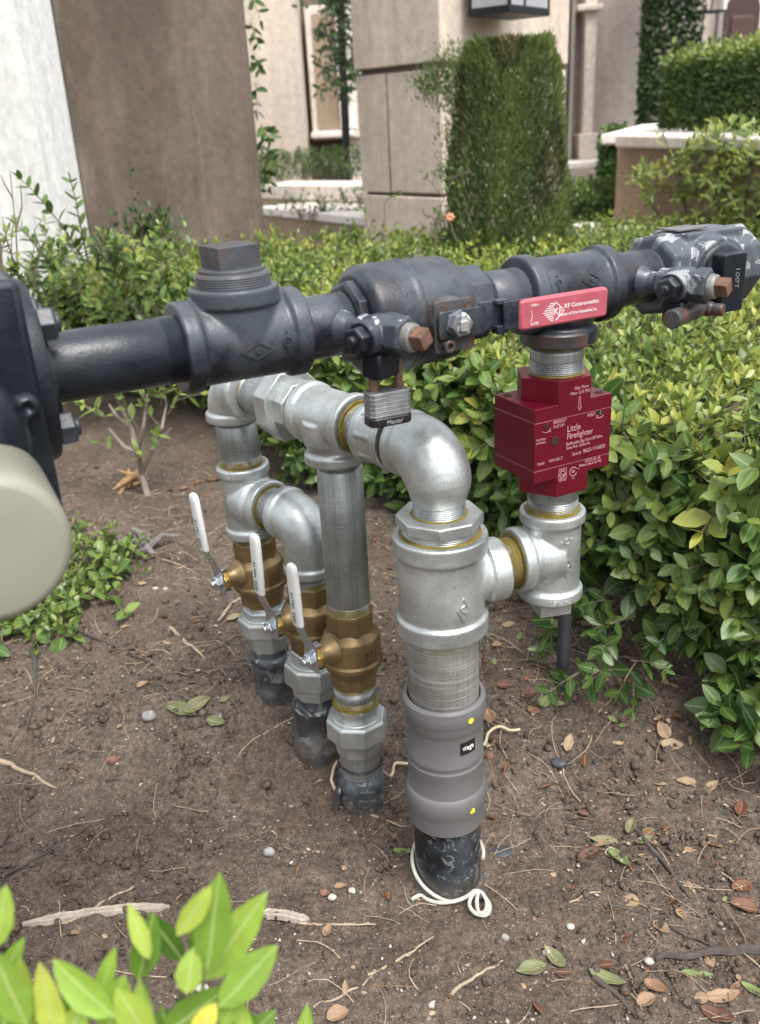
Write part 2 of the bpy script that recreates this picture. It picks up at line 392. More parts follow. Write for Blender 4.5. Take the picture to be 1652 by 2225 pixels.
# ================================================================== the gas piping
UH = R(26.92); U = Vector((math.cos(UH), math.sin(UH), 0)); V = Vector((U.y, -U.x, 0))    # along the black run; square to it, towards the viewer
T2 = Vector((.2087, 1.0186, .7862))
def bar(t, s=0, z=0): return T2 + U*t + V*s + ZUP*z
A0 = Vector((.068, .9699, 0)); RX = Vector((.2082, 1.0190, 0)); B0 = Vector((-.0498, 1.1229, 0))
D_base, D_top = Vector((-.187, 1.2995, .094)), Vector((-.207, 1.2995, .623))
C_base, C_top = Vector((-.1185, 1.203, .05)), Vector((-.1055, 1.203, .44))
MD = (Vector((-.200, 1.2995, 0)) - A0).normalized()       # manifold direction, away from the viewer
SD = Vector((-MD.y, MD.x, 0)).normalized()                # valve stem direction
if SD.y > 0: SD = -SD
ZM = .622
pipes = thing('gas_piping', 'outdoor gas piping: black horizontal run, silver risers, brass valves and a red shut-off valve', 'gas piping', (A0.x, A0.y, 0))
def P(name, mb, mats, label=None, **k): return part(name, mb, mats, pipes, label, **k)
def dope_att(o, fn):
    me = o.data; n = len(me.vertices); co = np.empty(n*3); me.vertices.foreach_get('co', co); co = co.reshape(-1, 3)
    at = me.attributes.new('dope', 'FLOAT', 'POINT'); at.data.foreach_set('value', fn(co).astype(np.float32))
def threads(z0, z1, r, pitch=.0022, amp=.0009):
    n = max(1, int(round(abs(z1-z0)/pitch))); d = (z1-z0)/n; out = []
    for i in range(n): out += [(z0+i*d, r-amp), (z0+(i+.5)*d, r+amp*.2)]
    return out+[(z1, r-amp)]
def nipple(name, M, L, r=.03015, t0=.012, t1=.012, mats=None, d0=None, d1=None, n=56, label=None, owner=None):
    """pipe along +Z of M from 0 to L, threads showing over t0 / t1 at its ends, thread dope at d0 / d1"""
    prof = [(-.004, r-.001)]
    if t0: prof += threads(0, t0, r)+[(t0+.001, r)]
    if t1: prof += [(L-t1-.001, r)]+threads(L-t1, L, r)
    prof += [(L+.004, r-.001)]
    d0_ = t0*.8 if d0 is None else d0; d1_ = t1*.8 if d1 is None else d1
    ex = [z for z in (d0_, d0_+.003, L-d1_-.003, L-d1_, L*.5) if t0+.0015 < z < L-t1-.0015]
    prof = sorted(prof+[(z, r) for z in ex], key=lambda q_: q_[0])
    mb = MB(); mb.lathe(M, prof, n)
    o = part(name, mb, [mats or M_galv_pipe], owner or pipes, label, sharp=60)
    d0 = t0*.8 if d0 is None else d0; d1 = t1*.8 if d1 is None else d1
    Mi = np.array(M.inverted())
    def f(co):
        z = co @ Mi[2, :3] + Mi[2, 3]
        return np.clip(1-(z-d0)/.003, 0, 1)*(d0 > 0)*.95 + np.clip((z-(L-d1))/.003, 0, 1)*(d1 > 0)*.95
    dope_att(o, f); return o
def cast_tee(name, M, half, body, band, bw, branch=None, bbody=None, bband=None, mats=M_galv, voxel=.0016, label=None, ends=(1, 1), branch_dir=(1, 0, 0)):
    """run along Z of M, branch along branch_dir (local); branch = centre to end"""
    mb = MB()
    mb.lathe(M, [(-half, band-.0015), (-half+.0015, band), (-half+bw, band), (-half+bw+.003, body), (half-bw-.003, body), (half-bw, band), (half-.0015, band), (half, band-.0015)], 64)
    if branch:
        B = M @ frame((0, 0, 0), branch_dir)
        mb.lathe(B, [(0, bbody*.92), (branch-bw-.003, bbody), (branch-bw, bband), (branch-.0015, bband), (branch, bband-.0015)], 56)
        mb.lathe(B, [(0, bbody*1.12), (body*.8, bbody*1.1), (body*.99, bbody*1.0)], 40)
    o = P(name, mb, mats, label, voxel=voxel, smooth=6); return o
def dope_ring(M, r, owner=None, w=.004, name='thread_sealant'):
    mb = MB(); n = 48
    for k in range(2):
        prof = []
    rr = r+w
    a = mb.ring(M, [((r-.002)*math.cos(2*math.pi*i/n), (r-.002)*math.sin(2*math.pi*i/n), .0012+.0006*random.random()) for i in range(n)])
    b = mb.ring(M, [((rr+random.uniform(-.001, .0006))*math.cos(2*math.pi*i/n), (rr+random.uniform(-.001, .0006))*math.sin(2*math.pi*i/n), .0005) for i in range(n)])
    c = mb.ring(M, [((rr)*math.cos(2*math.pi*i/n), (rr)*math.sin(2*math.pi*i/n), -.002) for i in range(n)])
    mb.bridge(a, b); mb.bridge(b, c)
    return part(name, mb, M_dope, owner or pipes)
def elbow(name, p_in, dir_in, corner, dir_out, p_out_len, body=.0375, rend=.0300, band=.0395, bw=.013, mats=M_galv, male=True, voxel=.0016):
    """starts at a banded female end at corner - dir_in*len, bends at the corner and leaves along dir_out"""
    di, do = Vector(dir_in).normalized(), Vector(dir_out).normalized(); rb = .040; L = p_in
    mb = MB(); pts = []; rad = []
    pts.append(corner-di*L); rad.append(body)
    pts.append(corner-di*rb); rad.append(body)
    c = corner-di*rb+do*rb
    for k in range(1, 12):
        a = math.pi/2*k/12; pts.append(c + (-do)*rb*math.cos(a) + di*rb*math.sin(a)); rad.append(body+.0015*math.sin(a*2))
    e = p_out_len
    if male:
        pts.append(corner+do*rb); rad.append(body-.001); pts.append(corner+do*(rb+.018)); rad.append(rend+.001); pts.append(corner+do*e); rad.append(rend)
    else:
        pts.append(corner+do*rb); rad.append(body); pts.append(corner+do*e); rad.append(body)
    mb.tube(pts, rad, 56)
    mb.lathe(frame(corner-di*L, di), [(0, band-.0015), (.0015, band), (bw, band), (bw+.003, body*.97)], 56)
    if not male: mb.lathe(frame(corner+do*e, -do), [(0, band-.0015), (.0015, band), (bw, band), (bw+.003, body*.97)], 56)
    return P(name, mb, mats, voxel=voxel, smooth=6)
def emblem(owner, fn, cx, cy, h, w, ang=0, mats=None, st=.0011, dp=.0007):
    mb = MB(); ca, sa = math.cos(ang), math.sin(ang); rot = lambda x, y: (cx+x*ca-y*sa, cy+x*sa+y*ca)
    poly_line(mb, fn, [rot(0, h/2), rot(w/2, 0), rot(0, -h/2), rot(-w/2, 0)], st, True, depth=dp)
    pts = arc(0, h*.09, h*.085, -.4, math.pi*1.1, 8)[:-1]+arc(0, -h*.08, h*.085, math.pi*.9-math.pi*0, -math.pi*.6, 8)
    s1 = [rot(h*.11*math.sin(a)*1.0, h*.2-h*.4*(i/12)) for i, a in enumerate(np.linspace(1.2, 1.2-2*math.pi, 13))]
    poly_line(mb, fn, s1, st, depth=dp)
    return part('cast_emblem', mb, mats, owner)
def ul_mark(owner, fn, cx, cy, size, ang, mats, dp=.0006):
    mb = MB(); ca, sa = math.cos(ang), math.sin(ang); rot = lambda x, y: (cx+x*ca-y*sa, cy+x*sa+y*ca)
    put_text(mb, fn, 'c', *rot(-size*1.6, -size*.3), size*.8, ang=ang, depth=dp)
    put_text(mb, fn, 'us', *rot(size*.75, -size*.3), size*.8, ang=ang, depth=dp)
    poly_line(mb, fn, [rot(*p) for p in arc(0, 0, size*.68, 0, 2*math.pi, 18)], size*.16, depth=dp)
    put_text(mb, fn, 'UL', *rot(-size*.38, -size*.28), size*.55, ang=ang, depth=dp, width=size*.75)
    return part('cast_marking', mb, mats, owner)
def polyline_octagon(): pass
OCT = math.pi/8
# ---- riser A: three inch pipe, press coupling, reducing tee, hex bushing, street elbow
AX = lambda z: frame((A0.x, A0.y, z), ZUP)
mb = MB(); mb.lathe(AX(-.12), [(0, .0445), (.265, .0445)], 72); o = P('buried_riser', mb, M_coat, 'black coated lower end of the thick riser, going into the soil')
mb = MB(); mb.lathe(AX(0), [(.113, .0462), (.113, .0488), (.1145, .0502), (.134, .0508), (.140, .0516), (.147, .0530), (.155, .0536), (.163, .0530), (.169, .0512), (.1715, .0492), (.174, .0487), (.204, .0487), (.2065, .0494), (.2115, .0494), (.2135, .0484), (.2175, .0484), (.2195, .0494), (.2245, .0494), (.2265, .0487), (.264, .0487), (.2665, .0492), (.270, .0505), (.278, .0510), (.2815, .0518), (.286, .0530), (.296, .0534), (.3035, .0524), (.307, .0498), (.306, .0462), (.298, .0456)], 96, caps=(1, 0))
cpl = P('press_coupling', mb, M_greyc, 'grey press coupling with black name label', sharp=24)
fnA = lambda r, a0: cyl(AX(0), r, a0)
CA0 = math.atan2(-A0.y, -A0.x)    # angle towards the viewer
a_lab = CA0+.62
mb = MB(); fn = fnA(.0489, a_lab)
N = 10
for i in range(N):
    x0, x1 = lerp(-.0115, .0115, i/N), lerp(-.0115, .0115, (i+1)/N); k = len(mb.v)
    mb.v += [tuple(fn(x0, .240, .0002)), tuple(fn(x1, .240, .0002)), tuple(fn(x1, .2585, .0002)), tuple(fn(x0, .2585, .0002))]; mb.face((k, k+1, k+2, k+3))
lab = part('label', mb, M_label, cpl)
mb = MB(); put_text(mb, fnA(.0492, a_lab), 'viega', -.0085, .2465, .0072, width=.0172); part('lettering', mb, M_print, lab)
for zz, aa, rr, part_ in ((.291, a_lab+.02, .0536, 1), (.152, a_lab+.04, .0539, .45)):
    mb = MB(); fn = fnA(rr, aa); k0 = len(mb.v); mb.v.append(tuple(fn(0, zz, .0003)))
    n = 14
    for i in range(n+1): a = 2*math.pi*i/n; mb.v.append(tuple(fn(.0042*math.cos(a), zz+.0042*math.sin(a), .0003)))
    for i in range(n): 
        if part_ == 1 or i % 5: mb.face((k0, k0+1+i, k0+2+i))
    part('yellow_dot', mb, M_yellow, cpl)
o = nipple('steel_riser', AX(.294), .106, .04415, 0, .006, M_steel, 0, .02, 80, 'scraped bright steel pipe above the grey coupling')
TA = cast_tee('reducing_tee', AX(.461) @ Matrix.Rotation(math.atan2(RX.y-A0.y, RX.x-A0.x), 4, 'Z'), .064, .0515, .0560, .022, .078, .034, .0388, label='large silver reducing tee on the thick riser')
dope_ring(AX(.397) @ Matrix.Rotation(math.pi, 4, 'X'), .0442); dope_ring(AX(.525), .046, w=.003)
a_e = CA0+.50
emblem(TA, fnA(.0520, a_e), 0, .446, .029, .0145, 0, M_galv, .0014, .0013); ul_mark(TA, fnA(.0520, a_e+.01), 0, .4165, .0072, math.pi, M_galv, .0013)
mb = MB(); mb.lathe(AX(0), [(.515, .0440)]+threads(.520, .534, .0445)+[(.5345, .0445)], 64)
mb.lathe(AX(0), [(.534, .046), (.536, .0510), (.5475, .0510), (.549, .0495)], 8, phase=CA0+.0)
o = P('hex_bushing', mb, M_galv, 'eight-sided bushing under the big elbow', bevel=.0012)
dope_ring(AX(.549), .0302, w=.0035)
mb = MB(); mb.lathe(AX(0), [(.5475, .029)]+threads(.549, .563, .0302)+[(.565, .030)], 56); P('elbow_thread', mb, M_galv_pipe, sharp=60)
elbow('street_elbow', .057, -MD, Vector((A0.x, A0.y, ZM)), -ZUP, .060)
# run of the manifold, from the elbow back to riser D
def MM(d, z=ZM): return frame(Vector((A0.x, A0.y, z)) + MD*d, MD, ZUP)
dB = (B0-A0).to_2d().length; dD = (Vector((D_top.x, D_top.y, 0))-A0).length
dope_ring(MM(.057) @ Matrix.Identity(4), .0302)
nipple('close_nipple', MM(.057), .012, t0=.006, t1=.006)
mb = MB(); mb.lathe(MM(0), [(.066, .0370), (.067, .0385), (.076, .0385), (.078, .0350), (.104, .0350), (.106, .0385), (.115, .0385), (.116, .037)], 56)
for k in range(8):
    a = 2*math.pi*k/8+.2; fr = MM(0) @ Matrix.Rotation(a, 4, 'Z'); mb.box(fr, (.0335, -.0028, .077), (.0372, .0028, .105))
P('coupling', mb, M_galv, voxel=.0014, smooth=4)
nipple('close_nipple', MM(.114), dB-.057-.114+.004, t0=.008, t1=.010, d0=.009, d1=.012)
dope_ring(MM(dB-.057) @ Matrix.Rotation(math.pi, 4, 'X'), .0302)
TB = cast_tee('tee', MM(dB), .052, .0360, .0402, .013, .057, .0360, .0402, branch_dir=(-1, 0, 0) if (MM(dB) @ Vector((-1, 0, 0)) - MM(dB).translation).z < 0 else (1, 0, 0), label='silver tee above the front brass ball valve')
nipple('close_nipple', MM(dB+.053), .020, t0=.012, t1=0)
d0 = dB+.062
mb = MB(); oct_ = lambda *pr: mb.lathe(MM(0), [(d0+z, r) for z, r in pr], 8, phase=OCT)
oct_((0, .035), (.002, .037), (.021, .037), (.022, .035)); oct_((.0205, .0485), (.022, .0505), (.046, .0505), (.049, .047))
oct_((.048, .036), (.050, .038), (.066, .038), (.068, .036)); P('union', mb, M_galv, bevel=.0015, sharp=25)
nipple('close_nipple', MM(d0+.066), max(.01, dD-.057-d0-.066+.003), t0=.006, t1=.010)
elbow('elbow', .057, MD, D_top.copy(), -ZUP, .050, body=.0355, band=.0402, male=False)
# ---- ball valve, built on a riser frame whose origin is the middle of the valve's top face
def ball_valve(M, sdir, label, Lb=.115, nm='ball_valve'):
    Mi = M.inverted().to_3x3(); s = (Mi @ sdir); s.z = 0; s.normalize(); a = math.atan2(s.y, s.x)
    L = M @ Matrix.Rotation(a, 4, 'Z')            # local x = stem direction
    k = Lb/.115
    mb = MB(); OP = OCT
    mb.lathe(L, [(z*k, r) for z, r in ((0, .0315), (-.0015, .0335), (-.030, .0335), (-.034, .0305))][::-1], 8, phase=OP)
    mb.lathe(L, [(z*k, r) for z, r in ((-.027, .0300), (-.0335, .0345), (-.038, .0395), (-.044, .0412), (-.071, .0412), (-.0745, .0432), (-.0805, .0432), (-.083, .0405), (-.090, .0370), (-.095, .0345), (-.098, .033))][::-1], 64)
    mb.lathe(L, [(z*k, r) for z, r in ((-.090, .0345), (-.0935, .0352), (-.113, .0340), (-.115, .0320))][::-1], 8, phase=OP)
    st = L @ frame((.005, 0, -.050*k), (1, 0, 0))
    mb.lathe(st, [(.030, .0235), (.040, .0170), (.044, .0150), (.055, .0145)], 40)
    # the raised panel and its frame on the front of the body
    body = part(nm, mb, M_bronze, pipes, label, bevel=.0009, sharp=28)
    v_ang = 1.2 + .12; fn = cyl(L, .0412, v_ang)
    mb = MB()
    poly_line(mb, fn, [(-.019, -.047*k), (-.021, -.068*k), (.021, -.068*k), (.021, -.047*k)], .0014, depth=.0010)
    poly_line(mb, fn, [(-.009, -.0555*k), (-.004, -.061*k), (-.009, -.0665*k), (-.014, -.061*k)], .0012, True, depth=.0012)
    put_text(mb, fn, 'LF', -.0065, -.053*k, .0055, ang=math.pi/2, depth=.0012)
    put_text(mb, fn, 'DN 50', .0065, -.067*k, .0052, ang=math.pi/2, depth=.0012, width=.018); put_text(mb, fn, 'PN 40', .0150, -.067*k, .0052, ang=math.pi/2, depth=.0012, width=.018)
    put_text(mb, cyl(L, .0432, v_ang), '080036', -.002, -.0795*k, .0032, depth=.0006)
    hx = cyl(L, .0312, v_ang-.12)
    poly_line(mb, hx, [(-.006, -.024*k), (.005, -.024*k), (.005, -.008*k), (-.006, -.008*k)], .0008, True, depth=.0009)
    put_text(mb, hx, '2"', .0032, -.022*k, .0068, ang=math.pi/2, depth=.0010)
    part('cast_lettering', mb, M_bronze, body)
    mb = MB(); mb.lathe(st, [(.053, .0145), (.0545, .0158), (.062, .0158), (.063, .0145)], 6, phase=.3); part('gland_nut', mb, M_brass, body, bevel=.0006)
    # zinc lever: flat at the stem, cranked outward, then up under the sleeve
    mb = MB(); z0 = -.050*k; th = .0034; LX = L; L = L @ Matrix.Translation((.005, 0, 0))
    path = [(.0645, z0-.016), (.0645, z0+.018), (.0700, z0+.032), (.0760, z0+.046), (.0805, z0+.060), (.0825, z0+.145)]
    wd = [.0140, .0135, .0115, .0105, .0095, .0085]
    prev = None
    for i, ((x, z), w) in enumerate(zip(path, wd)):
        a_, b_ = path[max(0, i-1)], path[min(len(path)-1, i+1)]; tx, tz = b_[0]-a_[0], b_[1]-a_[1]; l_ = math.hypot(tx, tz); nx_, nz_ = tz/l_*th/2, -tx/l_*th/2
        rg = mb.ring(L, [(x+nx_, -w, z+nz_), (x+nx_, w, z+nz_), (x-nx_, w, z-nz_), (x-nx_, -w, z-nz_)])
        if prev: mb.bridge(prev, rg)
        else: mb.face(rg[::-1])
        prev = rg
    mb.face(prev)
    mb.box(L, (.050, -.0135, z0-.0175), (.066, .0135, z0-.0150)); mb.box(L, (.052, -.0155, z0-.012), (.066, -.0130, z0+.006)); mb.box(L, (.052, -.004, z0+.0195), (.0645, .009, z0+.022))
    part('lever', mb, M_zinc, body, bevel=.0007, sharp=25)
    mb = MB(); mb.lathe(st, [(.0655, .0095), (.0665, .0105), (.0725, .0105), (.0735, .0095)], 6); mb.lathe(st, [(.072, .0055), (.079, .0055), (.0805, .0045)], 20); part('lever_nut', mb, M_zinc, body, bevel=.0005)
    mb = MB(); prev = None; n = 20
    prof = [(0, .0098, .0040), (.003, .0104, .0046), (.045, .0108, .0050), (.081, .0102, .0052), (.088, .0088, .0048), (.0915, .0055, .0035), (.093, .002, .0015)]
    for h, w, t in prof:
        zz = z0+.060+h; xx = lerp(.0805, .0830, h/.1)
        rg = mb.ring(L, [(xx+t*math.copysign(abs(math.cos(q_))**.7, math.cos(q_)), w*math.copysign(abs(math.sin(q_))**.7, math.sin(q_)), zz) for q_ in [2*math.pi*i/n for i in range(n)]])
        if prev: mb.bridge(prev, rg)
        else: mb.face(rg[::-1])
        prev = rg
    mb.face(prev); grip = part('lever_sleeve', mb, M_whitev, body, sharp=60)
    mb = MB(); f2 = lambda x, y, z: L @ Vector((.0868+z, x, y)); put_text(mb, f2, 'GAS  VALVE', .0028, z0+.066, .0052, ang=math.pi/2, width=.046); part('sleeve_print', mb, M_green, grip)
    return body
def union_fit(M, zt, zn, zb, zl, label=None):
    """M: riser frame at z=0; top hex zt..zn, nut zn..zb, lower hex zb..zl"""
    mb = MB()
    mb.lathe(M, [(zn-.004, .0335), (zt-.003, .0355), (zt, .0335)], 8, phase=.25)
    mb.lathe(M, [(zb, .0435), (zb+.003, .0462), (zn-.004, .0462), (zn, .0435)], 8, phase=.25)
    mb.lathe(M, [(zn-.001, .0365), (zn+.0015, .036)], 40)
    mb.lathe(M, [(zl, .0325), (zl+.003, .0340), (zb+.001, .0352)], 8, phase=.25)
    return P('union', mb, M_galv, label, bevel=.0014, sharp=25)
def axis_frame(base, top):
    d = (top-base).normalized(); o = base - d*(base.z/d.z); return frame(o, d, (1, 0, 0))
FB = AXB = frame((B0.x, B0.y, 0), ZUP)
def on(F, z): return F @ Matrix.Translation((0, 0, z))
FLIP = Matrix.Rotation(math.pi, 4, 'X')
# riser B
nipple('riser_pipe', on(FB, .343), .567-.343-.001, t0=.014, t1=.010, d0=.012, d1=.004, label='long weathered riser pipe above the front brass valve')
dope_ring(on(FB, .343), .0302, w=.0015)
ball_valve(on(FB, .346), SD, 'brass ball valve nearest the viewer, white lever sleeve, under the long riser pipe', .121)
nipple('close_nipple', on(FB, .190), .034, t0=.012, t1=.010, d0=.012, d1=.006); dope_ring(on(FB, .193), .0302)
union_fit(FB, .193, .169, .134, .107)
# riser D, then C
FD = axis_frame(D_base, D_top); FC = axis_frame(C_base, C_top)
nipple('riser_pipe', on(FD, .505), .575-.505+.003, t0=.010, t1=.010, d0=.008, label='short riser pipe at the back left, under the hidden elbow')
dope_ring(on(FD, .503), .0302)
mC = FC @ Vector((0, 0, .45)); mD = FD @ Vector((0, 0, .45)); dirCD = Vector((mC.x-mD.x, mC.y-mD.y, 0)); LCD = dirCD.length; dirCD.normalize()
lm = FD.to_3x3().inverted() @ dirCD
TD = cast_tee('tee', on(FD, .4465), .057, .0362, .0402, .013, .057, .0362, .0402, branch_dir=tuple(lm), label='lower silver tee on the back left riser')
pD = FD @ Vector((0, 0, .4465)); nipple('close_nipple', frame(pD+dirCD*.055, dirCD, ZUP), max(.012, LCD-.057-.055), t0=.006, t1=.004, label='short smooth nipple between the back tee and its elbow')
dope_ring(frame(pD+dirCD*.057, dirCD, ZUP), .0302)
elbow('elbow', .052, dirCD, Vector((mC.x, mC.y, pD.z)), -ZUP, pD.z-.366, body=.0365, band=.0400, male=False)
for FX, zt, lb, lab in ((FC, .347, .113, 'middle one of the three brass ball valves, below the lower elbow'), (FD, .378, .112, 'rearmost brass ball valve, at the left')):
    nipple('close_nipple', on(FX, zt-.002), .024, t0=.014, t1=0, d0=.010, d1=0)
    ball_valve(on(FX, zt+.002), SD, lab, lb)
nipple('close_nipple', on(FD, .252), .020, t0=.016, t1=0, d0=.006)
union_fit(FC, .238, .216, .179, .155); union_fit(FD, .262, .247, .219, .186)
# lower ends
def worn_pipe(F, prof, mats, name='buried_riser', label=None, n=56, wob=.0012):
    mb = MB(); prev = None
    for z, r in prof:
        rg = mb.ring(F, [((r+wob*noise.noise(Vector((math.cos(a)*3, math.sin(a)*3, z*60))))*math.cos(a), (r+wob*noise.noise(Vector((math.cos(a)*3, math.sin(a)*3, z*60))))*math.sin(a), z) for a in [2*math.pi*i/n for i in range(n)]])
        if prev: mb.bridge(prev, rg)
        prev = rg
    mb.face(prev); return P(name, mb, mats, label, sharp=50)
M_dirty = mat_black('dirty_coating', (.035, .04, .045), .3, .95, .3, (.30, .31, .30), 20, 22, dirt=.075)
M_dirty2 = mat_galv('half_painted_pipe', (.28, .29, .29), (.4, .65), .3, .3)
worn_pipe(FB, [(.062, .030), (.113, .0300)], M_dirty2, 'half_painted_pipe', 'silver and black smeared pipe under the front union')
worn_pipe(FB, [(-.05, .0335), (.004, .0335), (.010, .0338), (.022, .0342), (.030, .0352), (.036, .0332), (.046, .0345), (.052, .0360), (.060, .0352), (.064, .0325), (.069, .0305)], M_tape, 'pipe_wrap_tape', 'wrinkled black pipe wrap at the foot of the front riser', wob=.003)
mb = MB(); put_text(mb, cyl(FB, .0362, CA0+.35), 'APC TAPE', -.012, .052, .0035, ang=-.18); put_text(mb, cyl(FB, .0350, CA0+.35), 'DING TAPE', -.014, .036, .0038, ang=-.22); put_text(mb, cyl(FB, .0346, CA0+.3), 'TAPE', -.004, .016, .0034, ang=-.1)
P('tape_print', mb, mat_plain('grey_print', (.2, .2, .2), .6))
worn_pipe(FC, [(.134, .0302), (.160, .0302)], M_dirty, 'pipe_stub')
worn_pipe(FC, [(-.03, .0345), (.048, .0345), (.056, .0385), (.066, .0385), (.073, .0355), (.120, .0350), (.128, .0372), (.136, .0372), (.139, .030)], M_dirty, 'buried_coupling', 'black coupling at the foot of the middle riser, rusty rim', wob=.002)
worn_pipe(FD, [(.16, .029), (.190, .030)], M_dirty, 'pipe_stub')
worn_pipe(FD, [(.00, .0300), (.098, .0300), (.106, .0335), (.122, .0345), (.128, .0325), (.158, .0325), (.163, .0352), (.172, .0352), (.176, .031)], M_dirty, 'buried_coupling', 'grey crusted coupling at the foot of the back riser', wob=.002)
# ---- link to the red valve: branch nipple, right tee with plug
dAR = (RX-A0); LAR = Vector((dAR.x, dAR.y, 0)).length; dAR = Vector((dAR.x, dAR.y, 0)).normalized(); ZL = .466
FA = lambda d: frame(Vector((A0.x, A0.y, ZL))+dAR*d, dAR, ZUP)
cR = .0535
nipple('close_nipple', FA(.076), max(.012, LAR-cR-.076+.003), t0=.011, t1=.011, d0=.011, d1=.013)
dope_ring(FA(.078), .0302, w=.003); dope_ring(FA(LAR-cR) @ FLIP, .0302, w=.005)
TRm = frame((RX.x, RX.y, .4675), ZUP) @ Matrix.Rotation(math.atan2(-dAR.y, -dAR.x), 4, 'Z')
TR = cast_tee('tee', TRm, .0585, .0352, .0398, .0135, cR, .0352, .0398, label='silver tee directly below the red valve')
fR = lambda r, a0: cyl(frame((RX.x, RX.y, 0), ZUP), r, a0)
CR0 = math.atan2(-RX.y, -RX.x)
emblem(TR, fR(.0354, CR0+.62), 0, .4585, .026, .012, 0, M_galv, .0012, .0008); ul_mark(TR, fR(.0354, CR0+.55), 0, .4960, .0055, .12, M_galv, .0008)
mb = MB(); put_text(mb, fR(.0400, CR0+.35), '7-19151', 0, .4185, .0058, ang=math.pi, depth=.0007, align='C'); part('cast_marking', mb, M_galv, TR)
mb = MB(); fq = frame((RX.x, RX.y, 0), ZUP) @ Matrix.Rotation(.2, 4, 'Z'); mb.lathe(fq, [(.403, .0290), (.412, .0295)], 48); mb.box(fq, (-.0205, -.0205, .387), (.0205, .0205, .405))
P('pipe_plug', mb, M_galv, 'square-headed plug under the right tee', bevel=.0012)
nipple('close_nipple', frame((RX.x, RX.y, .522), ZUP), .038, t0=.019, t1=0, d0=.010, d1=0); dope_ring(frame((RX.x, RX.y, .5265), ZUP), .0302)
nipple('close_nipple', frame((RX.x, RX.y, .692), ZUP), .040, t0=.017, t1=.010, d0=.004, d1=.010); dope_ring(frame((RX.x, RX.y, .694), ZUP), .0302, w=.002)
# ---- red seismic valve
FV = frame((RX.x-.003, RX.y, 0), ZUP, U)      # local x along U, local -y towards the viewer (V)
hw, hd, z0v, z1v = .0540, .0387, .5815, .6683
HB = Vector((FV.translation.x, FV.translation.y, 0))
mb = MB()
mb.box(FV, (-hw, -hd, z0v), (hw, hd, .5957)); mb.box(FV, (-hw, -hd, .5963), (hw, hd, .6520)); mb.box(FV, (-hw, -hd, .6526), (hw, hd, z1v))
hexp = [(-.0224, -hd-.0001), (.0224, -hd-.0001), (.0447, 0), (.0224, hd-.0005), (-.0224, hd-.0005), (-.0447, 0)]
mb.prism(FV, hexp, z1v-.002, .6945); mb.prism(FV, hexp, .5580, z0v+.002)
rv = P('shut_off_valve', mb, M_redv, 'dark red block-shaped earthquake gas shut-off valve', bevel=.0005, sharp=25)
mb = MB(); mb.box(FV, (-hw+.0006, -hd+.0006, .590), (hw-.0006, hd-.0006, .66)); part('gasket_line', mb, mat_plain('bright_joint', (.55, .35, .38), .4, .5), rv)
for (x, y) in ((-.045, .026), (.045, -.026), (-.045, -.026), (.045, .026)):
    if (x, y) == (-.045, -.026): continue
    mb = MB(); fr = FV @ Matrix.Translation((x, y, z1v)); mb.lathe(fr, [(0.0002, .0060), (0.0004, .0060)], 28, m=0); mb.lathe(fr, [(.0005, .0048), (.0006, .0048)], 28, m=1)
    part('bolt_recess', mb, [M_redv, M_dark], rv)
zf = lambda x, d: (x, z1v-d)
fv = lambda x, y, z: FV @ Vector((x, -hd-.0001-z, y))
mb = MB()
T = lambda s, x, d, cap, w=None, al='L': put_text(mb, fv, s, x, z1v-d, cap, width=w, align=al, depth=.00025)
T('Little', -.009, .0340, .0075, .0185); T('Firefighter', -.009, .0425, .0068, .0370)
T('Earthquake Gas Shut-Off Valve', -.010, .0500, .0038, .052); T('Santa Ana, California', -.010, .0548, .0038, .034)
T('Serial #', -.001, .0640, .0040, .0125); T('0625-V10695', .0145, .0635, .0044, .0325)
T('Model', -.050, .0655, .0034, .0095); T('VAGV-200, 2"', -.034, .0650, .0034, .0195)
T('ASCE-25-16', .018, .0758, .0032, .0225); T('Patent #6,213,142', .010, .0800, .0032, .032)
T('Gas Flow', .009, -.0135, .0036, .0200, 'C'); T('Max 2.0 PSI', .007, -.0080, .0036, .0270, 'C')
T('RESET', .0190, .0215, .0036, .0115); T('EMERGENCY', -.0290, .0208, .0036, .0180); T('SHUT-OFF', -.0290, .0260, .0036, .0155)
T('Silver=Open', -.0520, .0365, .0026, .0130); T('Red=Closed', -.0520, .0405, .0026, .0130)
ln = lambda pts, w=.0005, c=False: poly_line(mb, fv, [(x, z1v-d) for x, d in pts], w, c, depth=.00025)
ln([(.0058, -.0045), (.0082, -.0045), (.0082, .0075), (.0095, .0075), (.0070, .0115), (.0045, .0075), (.0058, .0075)], .0005, True)
ln([(.0370+x, .0200+y) for x, y in arc(0, 0, .0058, .5, 2.5)]); ln([(.0318, .0255), (.0330, .0215), (.0345, .0250)], .0005)
ln([(-.0385+x, .0225+y) for x, y in arc(0, 0, .0062, .5, 2.5)]); ln([(-.0335, .0240), (-.0325, .0285), (-.0365, .0275)], .0005)
